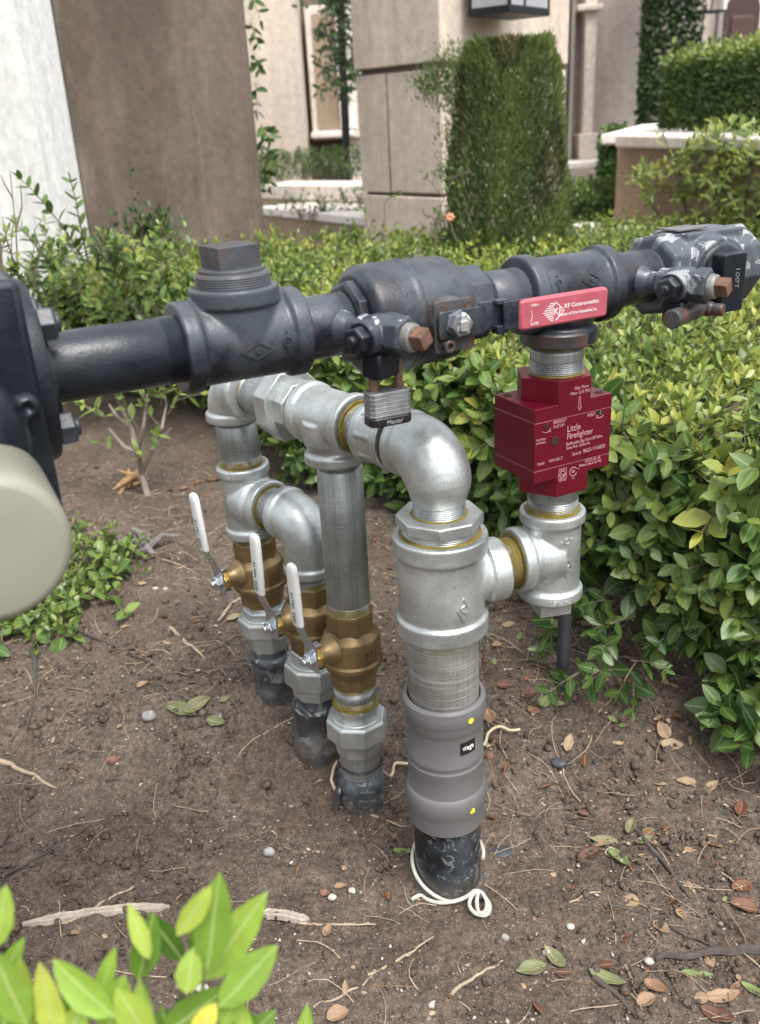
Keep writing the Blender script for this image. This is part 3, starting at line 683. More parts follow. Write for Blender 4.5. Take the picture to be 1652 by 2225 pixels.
# certification marks
ln([(-.0195, .078), (-.0085, .078), (-.0085, .0895), (-.0195, .0895)], .0006, True); ln([(-.014+x, .0835+y) for x, y in arc(0, 0, .0040, 0, 2*math.pi, 18)], .0009); ln([(-.0185+x, .0800+y) for x, y in arc(0, 0, .0085, .2, 1.35)], .0008)
T('IAS', -.0163, .0848, .0022, .0045); T('ANSI Z21.70', -.0195, .0772, .0014, .011); T('CERTIFIED', -.0190, .0920, .0015, .010)
ln([(.0015+x, .0835+y) for x, y in arc(0, 0, .0052, .5, 2*math.pi-.5, 18)], .0008); T('SA', -.0008, .0850, .0036, .0048); T('US', 0.0002, .0925, .0020); ln([(.0088+x, .0815+y) for x, y in arc(0, 0, .0008, 0, 2*math.pi, 8)], .0004)
part('engraved_lettering', mb, M_printp, rv)
for x, d, mt, r_ in ((.0370, .0195, M_green, .0030), (-.0385, .0215, M_redv, .0032), (-.0262, .0410, M_dark, .0048)):
    mb = MB(); fr = frame(fv(x, z1v-d, 0), V, U); mb.lathe(fr, [(.0002, r_+.0008), (.0004, r_+.0004)], 24, m=0); mb.lathe(fr, [(.0005, r_), (.0006, r_)], 24, m=1)
    if mt is not M_dark: mb.box(fr, (-.0006, -r_*.9, .0007), (.0006, r_*.9, .0010), m=2)
    part('screw_port', mb, [M_redv, mt if mt is M_dark else M_dark, M_green if mt is M_green else M_redv], rv)
# ================================================================== black run
BF = lambda t, z=0: frame(bar(t), U, ZUP)    # local z along U, local x up
RB = .0302
# flange side pipe
nipple('run_pipe', BF(-.552), .552-.430, t0=0, t1=.014, mats=M_black, d0=0, d1=0, label='smooth black pipe between the flange and the plug tee', n=64)
cast_b = lambda *a, **k: cast_tee(*a, mats=M_blackold, **k)
TT = cast_b('tee', frame(bar(-.371), U, ZUP), .060, .0372, .0418, .0155, .050, .0345, .0412, branch_dir=(1, 0, 0), label='weathered black tee with a square plug on top')
# plug: threaded collar and tall square head
FT = frame(bar(-.371), ZUP, U)
mb = MB(); mb.lathe(FT, [(.046, .0330), (.050, .0345)]+threads(.050, .0605, .0345)+[(.0615, .0335), (.0625, .031)], 64)
mb.lathe(FT, [(.060, .0305), (.0655, .0300), (.066, .028)], 56)
mb.prism(FT @ Matrix.Rotation(.12, 4, 'Z'), [(-.0205, -.0195), (.0205, -.0195), (.0205, .0195), (-.0205, .0195)], .064, .0855)
P('square_plug', mb, mat_black('plug_paint', (.036, .036, .038), 0, .4, .35), 'black square-headed plug screwed into the top of the tee', bevel=.0022)
aV = math.atan2(V.y, V.x)
cylT = cyl(frame(bar(-.371), U, V), .0374, 0)    # angle 0 = towards viewer side
def fnT(x, y, z): return cylT(y, -x if False else x, z)
def run_fn(t0, r, up=0.):       # x along U, y upward, on the viewer side of the run
    def fn(x, y, z):
        a = up + y/r; rr = r+z; return bar(t0+x) + V*(rr*math.cos(a)) + ZUP*(rr*math.sin(a))
    return fn
emblem(TT, run_fn(-.371, .0374, -.12), .004, 0, .0165, .030, 0, M_blackold, .0016, .0010)
ul_mark(TT, run_fn(-.371, .0374, .05), .033, -.002, .0062, -math.pi/2, M_blackold, .0010)
nipple('run_nipple', BF(-.316), .058, t0=0, t1=.013, mats=M_blackold, d0=0, d1=0)
# lever ball valve in the run
mb = MB(); FK = frame(bar(0), U, ZUP); OB = .12
mb.lathe(FK, [(-.263, .0370), (-.2605, .0410), (-.245, .0410), (-.243, .040)], 8, phase=OB)
mb.lathe(FK, [(-.2525, .044), (-.249, .0500), (-.246, .0522), (-.240, .0535), (-.205, .0535), (-.2035, .0545), (-.199, .0545), (-.1975, .0533), (-.165, .0530), (-.150, .0515), (-.136, .0420), (-.134, .040)], 72)
mb.lathe(FK, [(-.140, .0400), (-.137, .0410), (-.111, .0400), (-.108, .0375)], 8, phase=OB)
KV = P('lever_ball_valve', mb, M_blackold, 'fat black ball valve body in the run, lever to the right', bevel=.0012, sharp=28)
FS = lambda t, s, z: frame(bar(t, s, z), V, U)     # local x along U, local y: V x U -> check up
def plate(mb, t0, t1, za, zb, s0, s1, rc=.005, m=0):
    poly = []
    for (cx, cz, a0) in ((t1-rc, zb-rc, 0), (t0+rc, zb-rc, math.pi/2), (t0+rc, za+rc, math.pi), (t1-rc, za+rc, 1.5*math.pi)):
        poly += [(cx+rc*math.cos(a0+k*math.pi/8), cz+rc*math.sin(a0+k*math.pi/8)) for k in range(5)]
    n = len(poly); a = [mb.v.append(tuple(bar(x, s0, z))) or len(mb.v)-1 for x, z in poly]; b = [mb.v.append(tuple(bar(x, s1, z))) or len(mb.v)-1 for x, z in poly]
    for i in range(n): mb.face((a[i], a[(i+1) % n], b[(i+1) % n], b[i]), m)
    mb.face(a[::-1], m); mb.face(b, m)
mb = MB(); mb.lathe(FS(-.176, 0, 0), [(.03, .024), (.060, .022), (.062, .021)], 32)
plate(mb, -.197, -.152, -.030, .020, .0575, .0625, .005)
for x, z, r_ in ((-.190, .0125, .0040), (-.159, .0135, .0040), (-.188, -.0235, .0040)):
    mb.lathe(FS(x, 0, z), [(.0620, r_), (.0628, r_+.0012), (.0634, r_), (.0630, r_-.0015)], 20)
mb.lathe(FS(-.187, 0, -.0215), [(.062, .0045), (.072, .0042), (.0722, .0060), (.0745, .0060), (.0747, .0030), (.070, .0028)], 22)
part('mounting_plate', mb, M_rusty, KV, 'rust-edged mounting plate behind the lever', bevel=.0006)
# lever strap: stem end, offset crimp, then the red sleeve
sl = .0300   # lever slope follows the run
mb = MB()
plate(mb, -.1955, -.142, -.016, .011, .0650, .0685, .004); plate(mb, -.150, -.120, -.0135, .0145, .0655, .0685, .001)
plate(mb, -.134, -.120, -.0175, -.0135+.004, .0655, .0755, .001); plate(mb, -.134, -.120, .0115, .0155, .0655, .0755, .001); plate(mb, -.127, -.105, -.014, .0135, .0735, .0768, .001)
part('lever', mb, M_blackold, KV, 'black steel lever strap with worn edges', bevel=.0006)
mb = MB(); mb.lathe(FS(-.175, 0, -.002), [(.0675, .0135), (.0695, .0140), (.0705, .013)], 6, phase=.3); mb.lathe(FS(-.175, 0, -.002), [(.0700, .0125), (.0775, .0120), (.0785, .0105)], 6, phase=.1); part('lever_nut', mb, mat_black('worn_nut', (.12, .12, .12), .3, .8, .2, (.6, .6, .6)), KV, bevel=.0006)
mb = MB(); plate(mb, -.1795, -.1705, -.0075, .0030, .076, .0815, .002); part('stem', mb, M_steel, KV, 'bright flat-sided stem end', bevel=.0005)
mb = MB(); plate(mb, -.1100, .0000, -.0170, .0130, .0715, .0800, .0045)
sv = part('lever_sleeve', mb, M_pink, KV, 'faded red lever sleeve with white print', bevel=.0025)
fp = lambda x, y, z: bar(-.1100+x, .0802+z, -.0170+y)
mb = MB()
put_text(mb, fp, 'KF Contromatics', .0540, .0160, .0040, width=.0430, depth=.0002); put_text(mb, fp, 'A division of Circor International, Inc.', .0455, .0085, .0030, width=.0500, depth=.0002)
poly_line(mb, fp, [(.0430, .0050), (.0535, .0140), (.0430, .0230), (.0400, .0205)], .0007, depth=.0002); put_text(mb, fp, 'KF', .0410, .0110, .0062, width=.0095, depth=.0002)
for i in range(9): yy = .0055+i*.0021; xx = .0270+abs(i-4)*.0022; poly_line(mb, fp, [(xx, yy), (.0400, yy)], .0007, depth=.0002)
put_text(mb, fp, 'OPEN', .0130, .0225, .0022, depth=.0002); put_text(mb, fp, 'CLOSE', .0125, .0045, .0022, depth=.0002); poly_line(mb, fp, arc(.004, .0135, .0100, -.6, .6), .0004, depth=.0002)
part('sleeve_print', mb, M_print, sv)
nipple('run_nipple', BF(-.110), .056, t0=.010, t1=.012, mats=M_blackold, d0=0, d1=0)
T3 = cast_b('tee', frame(bar(.003), U, ZUP), .060, .0372, .0420, .0155, .0575, .0352, .0412, branch_dir=(-1, 0, 0), label='black tee above the red valve')
emblem(T3, run_fn(0, .0374, .35), .015, 0, .014, .024, 0, M_blackold, .0014, .0009); ul_mark(T3, run_fn(0, .0374, .4), -.028, 0, .0055, -math.pi/2, M_blackold, .0009)
mb = MB(); mb.lathe(frame((T2.x, T2.y, 0), ZUP), [(.7285, .0395), (.7300, .0416), (.7425, .0418), (.7440, .0405)], 56); part('rusty_rim', mb, M_rusty, T3, 'rusty lower rim of the black tee')
nipple('run_nipple', BF(.058), .080, t0=0, t1=.014, mats=M_blackold, d0=0, d1=0)
# ---- plug valve at the far right end
mb = MB()
mb.lathe(FK, [(.127, .0430), (.130, .0475), (.150, .0475), (.157, .0440)], 8, phase=.2)
mb.lathe(FK, [(.148, .044), (.165, .0460), (.225, .0460), (.238, .044)], 40)
mb.lathe(FK, [(.230, .0430), (.235, .0480), (.262, .0480), (.266, .0450)], 8, phase=.2)
mb.lathe(frame(bar(.190, 0, .0), V, U), [(-.045, .034), (-.03, .042), (.044, .0420), (.050, .0405)], 48)
mb.box(frame(bar(.205, 0, .040), ZUP, U), (-.048, -.028, -.02), (.040, .028, .0055))
EV = P('plug_valve', mb, M_chip, 'heavy grey plug valve with peeling paint at the right end of the run', voxel=.0018, smooth=3)
mb = MB(); mb.lathe(frame(bar(.188, 0, -.001), V, U), [(.046, .0370), (.052, .0370), (.055, .0350), (.056, .032)], 56)
part('plug_cover', mb, M_blackold, EV, bevel=.001)
mb = MB(); plate(mb, .169, .203, -.038, .026, .054, .074, .003); mb.lathe(frame(bar(.209, .064, -.008), U, V), [(-.012, .004), (-.0055, .004)], 12)
wg = part('wing_head', mb, M_black, EV, 'rectangular wing head of the plug valve', bevel=.0018)
mb = MB(); fw = lambda x, y, z: bar(.167+x, .0742+z, -.040+y); put_text(mb, fw, '100T', .020, .049, .0062, ang=-math.pi/2, depth=.0005, width=.022); part('cast_marking', mb, mat_plain('worn_grey', (.13, .135, .14), .5), wg)
mb = MB(); mb.box(frame(bar(.176, 0, .0485), ZUP, U), (-.022, -.016, -.001), (.024, .016, .0006)); part('nameplate', mb, mat_plain('dull_nameplate', (.2, .19, .19), .4, .5, .2), EV)
mb = MB(); mb.lathe(frame(bar(.200), U, ZUP), [(.064, .0330), (.078, .0330), (.081, .031)], 6); part('end_plug', mb, M_blackold, EV, bevel=.001)
# ---- two small gas cocks on the run
def cock(t, wing, label, mats):
    d = (V + U*.40).normalized(); w = Vector((-d.y, d.x, 0));   w = w if w.dot(U) > 0 else -w
    o = bar(t); G = lambda s, x=0, z=0: frame(o+d*s+w*x+ZUP*z, d, w)
    mb = MB()
    mb.lathe(G(0), [(.024, .019), (.031, .0150), (.036, .0120), (.050, .0115)], 28)
    mb.lathe(G(0), [(.044, .013), (.046, .0165), (.058, .0165), (.060, .0150)], 6, phase=.35)
    mb.lathe(G(0), [(.055, .0150), (.066, .0185), (.078, .0185), (.088, .0165)], 28)
    mb.lathe(G(0), [(.086, .0165), (.088, .0195), (.101, .0195), (.103, .0180)], 6, phase=.35)
    cr_ = frame(o+d*.070, w, ZUP)
    mb.lathe(cr_, [(-.026, .0150), (-.020, .0165), (.020, .0165), (.027, .0140)], 28)
    b = P('gas_cock', mb, mats, label, voxel=.0011, smooth=3)
    mb = MB(); mb.lathe(cr_, [(-.0275, .0150), (-.024, .0150)][::1], 28); mb.lathe(cr_, [(-.038, .0105), (-.0365, .0125), (-.0275, .0130), (-.026, .012)], 6, phase=.2); mb.lathe(cr_, [(-.0435, .0035), (-.0425, .0050), (-.037, .0052)], 20)
    part('core_nut', mb, M_blackold, b, bevel=.0007)
    mb = MB(); mb.lathe(G(0), [(.101, .0135), (.109, .0130), (.111, .0118)], 20, m=0); mb.box(G(0) @ Matrix.Rotation(.45, 4, 'Z'), (-.0078, -.0078, .109), (.0078, .0078, .124), m=1)
    part('outlet_plug', mb, [mat_plain('worn_zinc', (.2, .2, .19), .5, .4, .4, 60), M_rust], b, 'rusty square outlet plug', bevel=.0012)
    mb = MB(); mb.box(cr_, (-.012, -.005, .024), (.010, .005, .034)); part('operating_tab', mb, mats, b, bevel=.002)
    mb = MB()
    mb.box(frame(o+d*.070+ZUP*-.026, ZUP, w), (-.017, -.012, -.014), (.013, .012, .010)); part('lock_wing', mb, M_black, b, bevel=.003)
    return b, o, d, w
bc, oc, dc, wc = cock(-.283, True, 'small chipped gas cock left of the lever valve, padlocked', mat_black('chipped_cock_paint', (.035, .042, .052), .2, .4, .0, (.34, .36, .37), cs=36))
b2, o2, d2, w2 = cock(.088, True, 'small chipped gas cock at the right end of the run, barrel lock below', M_chip2)
mb = MB(); q1 = o2+d2*.078-ZUP*.031
mb.lathe(frame(q1-w2*.010-d2*.0, -w2, ZUP), [(-.012, .0085), (.000, .0100), (.024, .0105), (.026, .0095)], 24)
mb.lathe(frame(q1+w2*.004, w2, ZUP), [(-.012, .0075), (-.004, .0105), (.006, .0085), (.016, .0115), (.028, .0110), (.038, .0070)], 22)
mb.lathe(frame(q1+w2*.044+d2*.006-ZUP*.002, d2, ZUP), [(-.02, .0085), (.006, .0085), (.008, .0070), (.018, .0070), (.020, .0060)], 22)
part('barrel_lock', mb, M_rusty, b2, 'stubby grey barrel lock under the right gas cock', bevel=.0008)
# ================================================================== padlock
LC = o = oc+dc*.072+U*.002; lz = .700
lk_loc = (LC.x, LC.y, lz)
pl = thing('padlock', 'small laminated steel padlock with rusty shackle hanging below the gas cock', 'padlock', lk_loc)
lw = (U*.97+V*.05).normalized(); ln_ = Vector((lw.y, -lw.x, 0)); FL = frame(Vector((LC.x, LC.y, 0)), ZUP, lw)
def rr_poly(a, b, c): return [(-a, -b+c), (-a+c, -b), (a-c, -b), (a, -b+c), (a, b-c), (a-c, b), (-a+c, b), (-a, b-c)]
mb = MB(); nl = 11
for i in range(nl):
    z = .7095+i*.0021; e = .0006 if i % 2 else 0
    mb.prism(FL, rr_poly(.0215-e*.6, .0110-e*.6, .004), z+.0002, z+.0019)
mb.prism(FL, rr_poly(.0207, .0102, .004), .708, .7330)
part('lock_body', mb, M_lock, pl, bevel=.0003)
mb = MB(); mb.prism(FL, rr_poly(.0222, .0118, .005), .7000, .7094); bp = part('bumper', mb, M_tie, pl, 'black plastic base with the maker name', bevel=.002)
mb = MB(); fl = lambda x, y, z: FL @ Vector((x, -.0119-z, y)); put_text(mb, fl, 'Master', .002, .7025, .0042, width=.0165, depth=.0002, align='C'); part('lettering', mb, mat_plain('worn_print', (.30, .30, .31), .6), bp)
mb = MB(); sh = [(-.0130, .725), (-.0130, .752)]+[(-.0130*math.cos(a), .756+.010*math.sin(a)) for a in np.linspace(0, math.pi, 10)]+[(.0130, .752), (.0130, .725)]
mb.tube([FL @ Vector((x, 0, z)) for x, z in sh], .0041, 14); part('shackle', mb, M_rust, pl, 'rusty steel shackle')
# ================================================================== gas meter at the left
mt_c = bar(-.640)
gm = thing('gas_meter', 'black flanged gas meter with round cream end cover, cut off at the left edge', 'gas meter', (mt_c.x, mt_c.y, .45))
G_ = lambda n_, mb, mats, lab=None, **k: part(n_, mb, mats, gm, lab, **k)
mb = MB(); mb.lathe(FK, [(-.572, .0700), (-.571, .0745), (-.569, .0762), (-.553, .0762), (-.550, .0745), (-.5495, .048), (-.547, .0440), (-.543, .0425), (-.542, .034)], 96)
fl_ = G_('flange', mb, M_black, 'round black flange clamping the pipe to the meter', sharp=30)
bolts = []
for k in range(4):
    a = math.pi/4+k*math.pi/2+.05; c = bar(0, .0605*math.cos(a), .0605*math.sin(a))
    mb = MB(); mb.lathe(frame(c, U, ZUP), [(-.551, .0130), (-.5495, .0145), (-.538, .0145), (-.536, .0125)], 6, phase=.4+k); mb.lathe(frame(c, U), [(-.560, .008), (-.5335, .0078), (-.532, .006)], 20)
    G_('flange_bolt', mb, M_blackold, bevel=.0008)
mb = MB(); mb.box(frame(bar(0), U, ZUP), (-.100, -.070, -.650), (.088, .086, -.5620)); mb.box(frame(bar(0), U, ZUP), (-.098, -.066, -.80), (.080, .080, -.648))
G_('meter_casing', mb, M_black, 'square black meter casing behind the flange', bevel=.006)
mb = MB(); mb.lathe(frame(bar(-.660, .0, -.030), V, U), [(.02, .084), (.100, .084), (.112, .080), (.120, .072), (.132, .060)], 72)
mb.lathe(frame(bar(-.634, .0, .030), V, U), [(.04, .028), (.110, .028), (.122, .024), (.126, .016)], 36)
mb.lathe(frame(bar(-.575, .0, -.005), V, U), [(.06, .010), (.094, .010), (.098, .007), (.0982, .0045), (.094, .0045)], 24)
G_('casing_lobe', mb, M_black, 'rounded lobes on the front of the meter', voxel=.0022, smooth=6)
mb = MB(); mb.tube([bar(-.74, 0, -.09), bar(-.74, 0, -.50), bar(-.74, 0, -.80)], .030, 24); mb.tube([bar(-.74, 0, -.14), bar(-.74, 0, -.20)], .040, 24); G_('meter_riser', mb, M_black, 'black riser pipe carrying the meter')
cc = Vector((-.2535, .545, .7210))
cv = [(-.100, .052), (-.098, .0535), (-.020, .0525), (-.008, .0520), (-.003, .0500), (-.0006, .0465), (0, .044), (-.0004, .020), (-.0004, .001)]
mb = MB(); mb.lathe(frame(cc, V, U), cv, 96); G_('end_cover', mb, M_cream, 'cream plastic end cover', sharp=50)
# ================================================================== conduits, cords
def tube_thing(name, pts, r, mats, label, cat, n=10, group=None, sub=6, wob=0., parent=None, taper=None):
    pts = [Vector(p) for p in pts]; out = []
    for i in range(len(pts)-1):
        p0, p1, p2, p3 = pts[max(i-1, 0)], pts[i], pts[i+1], pts[min(i+2, len(pts)-1)]
        for k in range(sub):
            t = k/sub; out.append(.5*((2*p1)+(p2-p0)*t+(2*p0-5*p1+4*p2-p3)*t*t+(3*p1-p0-3*p2+p3)*t**3))
    out.append(pts[-1])
    if wob: out = [p+Vector((noise.noise(p*60), noise.noise(p*60+Vector((9, 0, 0))), .4*noise.noise(p*60+Vector((0, 9, 0)))))*wob for p in out]
    N = len(out); rr = r if taper is None else [lerp(r, r*taper, i/(N-1))*(1+.18*noise.noise(out[i]*90)) for i in range(N)]
    mb = MB(); mb.tube(out, rr, n); o = part(name, mb, mats, parent)
    if label: tag(o, label, cat, group)
    return rebase(o) if parent is None else o
kb = on_ground(1222, 1490, -.03); tube_thing('conduit', [kb, kb+Vector((0, 0, .12)), kb+Vector((-.001, 0.002, .27))], .0105, M_conduit, 'black upright conduit behind the silver tee below the red valve', 'conduit', 20, 'black conduits')
kb = on_ground(664, 1060, -.02); tube_thing('conduit', [kb, kb+Vector((0, 0, .12)), kb+Vector((.0, 0.002, .28))], .0105, M_conduit, 'black upright conduit at the hedge foot behind the back left risers', 'conduit', 20, 'black conduits')
def ringpts(F, r, z0, z1, a0, a1, n): return [F @ Vector((r*math.cos(lerp(a0, a1, i/n)), r*math.sin(lerp(a0, a1, i/n)), lerp(z0, z1, i/n))) for i in range(n+1)]
f0 = AX(0); va = CA0
# white cord: round the back of the pipe, down across the front, knotted at the right with a loop on the soil
c1 = ringpts(f0, .0485, .042, .050, va+1.35, va+math.pi+.3, 8) + ringpts(f0, .0488, .050, .006, va+math.pi+.6, va+2*math.pi-.1, 10) + ringpts(f0, .0490, .004, .010, va+2*math.pi+.1, va+2*math.pi+.75, 4)
knot = f0 @ Vector((.052*math.cos(va+.78), .052*math.sin(va+.78), .010))
c1 += [knot]; right = Vector((math.cos(va+math.pi/2), math.sin(va+math.pi/2), 0)); fwd = Vector((math.cos(va), math.sin(va), 0))
loop = [knot+right*x+fwd*y+ZUP*z for x, y, z in ((.010, .006, -.002), (.017, .020, -.004), (.012, .034, -.005), (-.002, .034, -.003), (-.010, .022, .000), (-.004, .008, .004), (.006, .006, .006), (.013, .018, .001), (.010, .032, -.001), (.002, .034, -.001), (.000, .018, .002), (.002, .004, .006))]
c2 = c1+loop+[f0 @ Vector((.0535*math.cos(va+x), .0535*math.sin(va+x), z)) for x, z in ((.5, .013), (.2, .010), (-.2, .006), (-.55, .003), (-.8, .002))]
e = c2[-1]; c2 += [e - right*.012 + fwd*.008 - ZUP*.004]
c2 = [Vector((p.x, p.y, max(p.z, ground_z(p.x, p.y)+.003))) for p in c2]
tube_thing('cord', c2, .0026, M_cord, 'white cord wound round the foot of the thick riser and knotted in a loop', 'cord', 10, sub=5)
mb = MB(); mb.lathe(AX(0), [(-.03, .0500), (.000, .0500), (.004, .0488), (.006, .0470)], 64); part('riser_sleeve', mb, M_tape, pipes)
gp = lambda x, y, dz=.004: on_ground(x, y, dz)
tube_thing('cable', [gp(735, 1735, .006), gp(724, 1715, .012), gp(722, 1690, .016), gp(742, 1672, .030), B0+Vector((.02, .05, .03)), B0+Vector((.045, .01, .045)), gp(860, 1672, .012), gp(892, 1664, .006), gp(960, 1640), gp(1045, 1625), gp(1062, 1605, .012), gp(1085, 1594, .014), gp(1110, 1600, .012), gp(1130, 1598, .012)], .0023, M_cable, 'tan cable on the soil between the front riser and the thick riser', 'cable', 8)
tube_thing('cable_tie', [gp(450, 1422, .004), gp(490, 1408, .008), gp(545, 1392, .02), D_base+Vector((.0, -.035, .05))], .0012, M_tie, 'thin black tie sticking out left of the back left riser', 'cable tie', 6, 'black cable ties')
tube_thing('cable_tie', [gp(655, 1640, .008), gp(675, 1610, .03), C_base+Vector((.028, -.028, .088)), C_base+Vector((.036, -.0, .098)), C_base+Vector((.02, .03, .1))], .0012, M_tie, 'thin black tie drooping from the middle riser coupling', 'cable tie', 6, 'black cable ties')
tube_thing('cable_tie', ringpts(FB, .0325, .090, .082, CA0-2.2, CA0+1.9, 14), .0014, M_tie, 'thin black tie round the half painted pipe of the front riser', 'cable tie', 6, 'black cable ties', sub=3)
mb = MB()
for i in range(1): 
    mb.prism(frame(FB @ Vector((.040*math.cos(CA0-1.15), .040*math.sin(CA0-1.15), .028)), (math.cos(CA0-1.3), math.sin(CA0-1.3), .2), ZUP), [(-.024, -.006), (-.02, .010), (.006, .013), (.022, .002), (.016, -.011)], -.003, .003)
P('tape_flap', mb, M_tape, bevel=.002)
# ================================================================== buildings and garden walls
def plan_prism(mb, pts, z0, z1, m=0):
    a = 0
    A = sum(p.x*q_.y-q_.x*p.y for p, q_ in zip(pts, pts[1:]+pts[:1]))
    if A < 0: pts = pts[::-1]
    mb.prism(Matrix.Identity(4), [(p.x, p.y) for p in pts], z0, z1, m); return mb
def strip(p, q_, back):      # plan rectangle from p to q_, thickness behind (away from the viewer)
    d = Vector((q_.x-p.x, q_.y-p.y, 0)).normalized(); n = Vector((-d.y, d.x, 0))
    if n.y < 0: n = -n
    p = Vector((p.x, p.y, 0)); q_ = Vector((q_.x, q_.y, 0)); return [p, q_, q_+n*back, p+n*back]
wl, wr = at_y(196, 515, 3.35), at_y(573, 455, 3.6)
mb = MB(); plan_prism(mb, strip(wl, wr, .25), 0, 2.7); tag(rebase(part('garden_wall', mb, M_brown, bevel=.008)), 'mottled brown stucco wall rising behind the left end of the hedge', 'wall')
wf = at_y(106, 420, 2.95); ww = at_y(-330, 640, 2.3)
ew = thing('white_wall', 'bright white stucco wall at the left edge, beside the brown one', 'wall', (wf.x, wf.y, 0))
mb = MB(); plan_prism(mb, [Vector((wf.x, wf.y, 0)), Vector((wl.x-.004, wl.y-.002, 0)), Vector((wl.x-.004, wl.y+.25, 0)), Vector((wf.x-.2, wf.y+.3, 0))], 0, 2.7); part('wall_face', mb, M_whitew, ew)
mb = MB(); plan_prism(mb, strip(ww, wf, .2), 0, 2.7); part('wall_return', mb, M_offw, ew, 'greyer white return of the wall')
# limestone pillar
pc, plft, prt = at_y(962, 400, 3.9), at_y(786, 385, 4.30), at_y(1226, 300, 4.75)
pb = plft+prt-pc
def inset(k): 
    c = (pc+plft+prt+pb)/4; return [Vector((c.x+(p.x-c.x)*k, c.y+(p.y-c.y)*k, 0)) for p in (pc, prt, pb, plft)]
pil = thing('stone_pillar', 'large limestone pillar of coursed blocks behind the clipped conifer', 'pillar', (pc.x, pc.y, 0))
mb = MB(); plan_prism(mb, inset(.955), 0, 2.8); part('core', mb, M_joint, pil)
for z0, z1, k in ((0, .655, 1.0), (.668, 1.128, 1.0), (1.150, 2.8, 1.02)):
    mb = MB(); P4 = inset(k)
    if z0 == .668:
        a, b = P4[0], P4[3]; dd = (b-a).normalized(); j = a.lerp(b, .62)
        plan_prism(mb, [P4[0], P4[1], P4[2].lerp(P4[1], .02), j], z0, z1); part('stone_block', mb, M_stone, pil, bevel=.006)
        mb = MB(); plan_prism(mb, [j+dd*.008, P4[2].lerp(P4[1], .02)+dd*.008, P4[2], P4[3]], z0, z1); part('stone_block', mb, M_stone, pil, bevel=.006); continue
    plan_prism(mb, P4, z0, z1); part('stone_block', mb, M_stone, pil, bevel=.006)
# wall lantern on the right face of the pillar
lp = at_y(1108, 20, 4.05); ld = (prt-pc); ld.z = 0; ld.normalize(); lnn = Vector((ld.y, -ld.x, 0))
lt = thing('wall_lantern', 'black metal wall lantern on the pillar, cut off by the top edge', 'lantern', (lp.x, lp.y, lp.z))
FLN = frame(lp, ZUP, ld)
mb = MB()
w_ = .165; dp_ = .09
for (a, b) in (((-w_, -dp_, -.025), (w_, dp_, .0)),): mb.box(FLN, a, b)
for x in (-w_+.006, -.045, w_-.012):
    for y in (-dp_, dp_-.012): mb.box(FLN, (x, y, .0), (x+.012, y+.012, .42))
mb.box(FLN, (-w_, -dp_, .42), (w_, dp_, .45)); mb.box(FLN, (-.02, dp_, .05), (.02, dp_+.25, .10))
part('lantern_frame', mb, M_iron, lt, bevel=.003)
mb = MB(); mb.box(FLN, (-w_+.01, -dp_+.005, .002), (w_-.01, dp_-.005, .418)); part('glass', mb, M_lglass, lt)
# low planter walls in the courtyard, left of the pillar
def beam(name, pl_, YL, pr_, YR, top, h, wid, mats, label, cat, face=None, facemat=None):
    p, q_ = at_y(*pl_, YL), at_y(*pr_, YR); mb = MB(); b0 = thing(name, label, cat, (p.x, p.y, .1))
    plan_prism(mb, strip(p, q_, wid), top-h, top); part('coping', mb, mats, b0, bevel=.008)
    d = strip(p, q_, wid); mb = MB(); c = sum(d, Vector())/4; plan_prism(mb, [c+(x-c)*.97 for x in d], 0, top-h-.001); part('wall_base', mb, facemat or M_tan, b0)
beam('planter_wall', (560, 412), 5.9, (800, 455), 4.9, .50, .05, .95, M_cap, 'wide white-topped low wall between the brown wall and the pillar', 'low wall')
beam('planter_wall', (545, 372), 6.4, (830, 402), 5.6, .60, .09, .35, M_stone2, 'thinner pale ledge behind the wide white-topped wall', 'low wall')
# house front in the gap between brown wall and pillar
Yb = 8.0
def px_box(parent, name, mats, x0, x1, y0, y1, Y, depth, label=None, bevel=0):   # frontal slab, its front face covering a patch at distance Y
    a, b = at_y(x0, y1, Y), at_y(x1, y0, Y); c_ = at_y(x0, y0, Y); mb = MB()
    mb.box(Matrix.Identity(4), (a.x, Y, a.z), (b.x, Y+depth, max(b.z, c_.z))); return part(name, mb, mats, parent, label, bevel=bevel)
hs_ = thing('house', 'pale house front with a tall framed window seen between brown wall and pillar', 'house', (at_y(650, 340, Yb).x, Yb, .2))
px_box(hs_, 'wall', M_stone, 480, 634, -120, 420, Yb-.5, .6, 'streaked light pier of the house'); px_box(hs_, 'wall', M_brown, 600, 900, -120, 420, Yb, .3, 'brown recessed wall')
px_box(hs_, 'wall', M_stone2, 762, 900, 50, 420, Yb-.12, .1, 'pale stone blocks beside the window')
wf_ = px_box(hs_, 'window', M_stone2, 681, 776, 12, 305, Yb-.16, .12, bevel=.01); px_box(wf_, 'pane', M_tan, 694, 758, 30, 278, Yb-.175, .012)
px_box(wf_, 'sill', M_cap, 676, 772, 288, 302, Yb-.26, .24, bevel=.01); px_box(wf_, 'jamb', M_cap, 741, 762, 20, 280, Yb-.20, .03)
tube_thing('downpipe', [at_y(738, -120, 7.2), at_y(744, 120, 7.2), at_y(752, 315, 7.2), at_y(742, 335, 7.2), at_y(742, 360, 7.2)], .030, M_iron, 'black rainwater downpipe right of the tall house window', 'downpipe', 12)
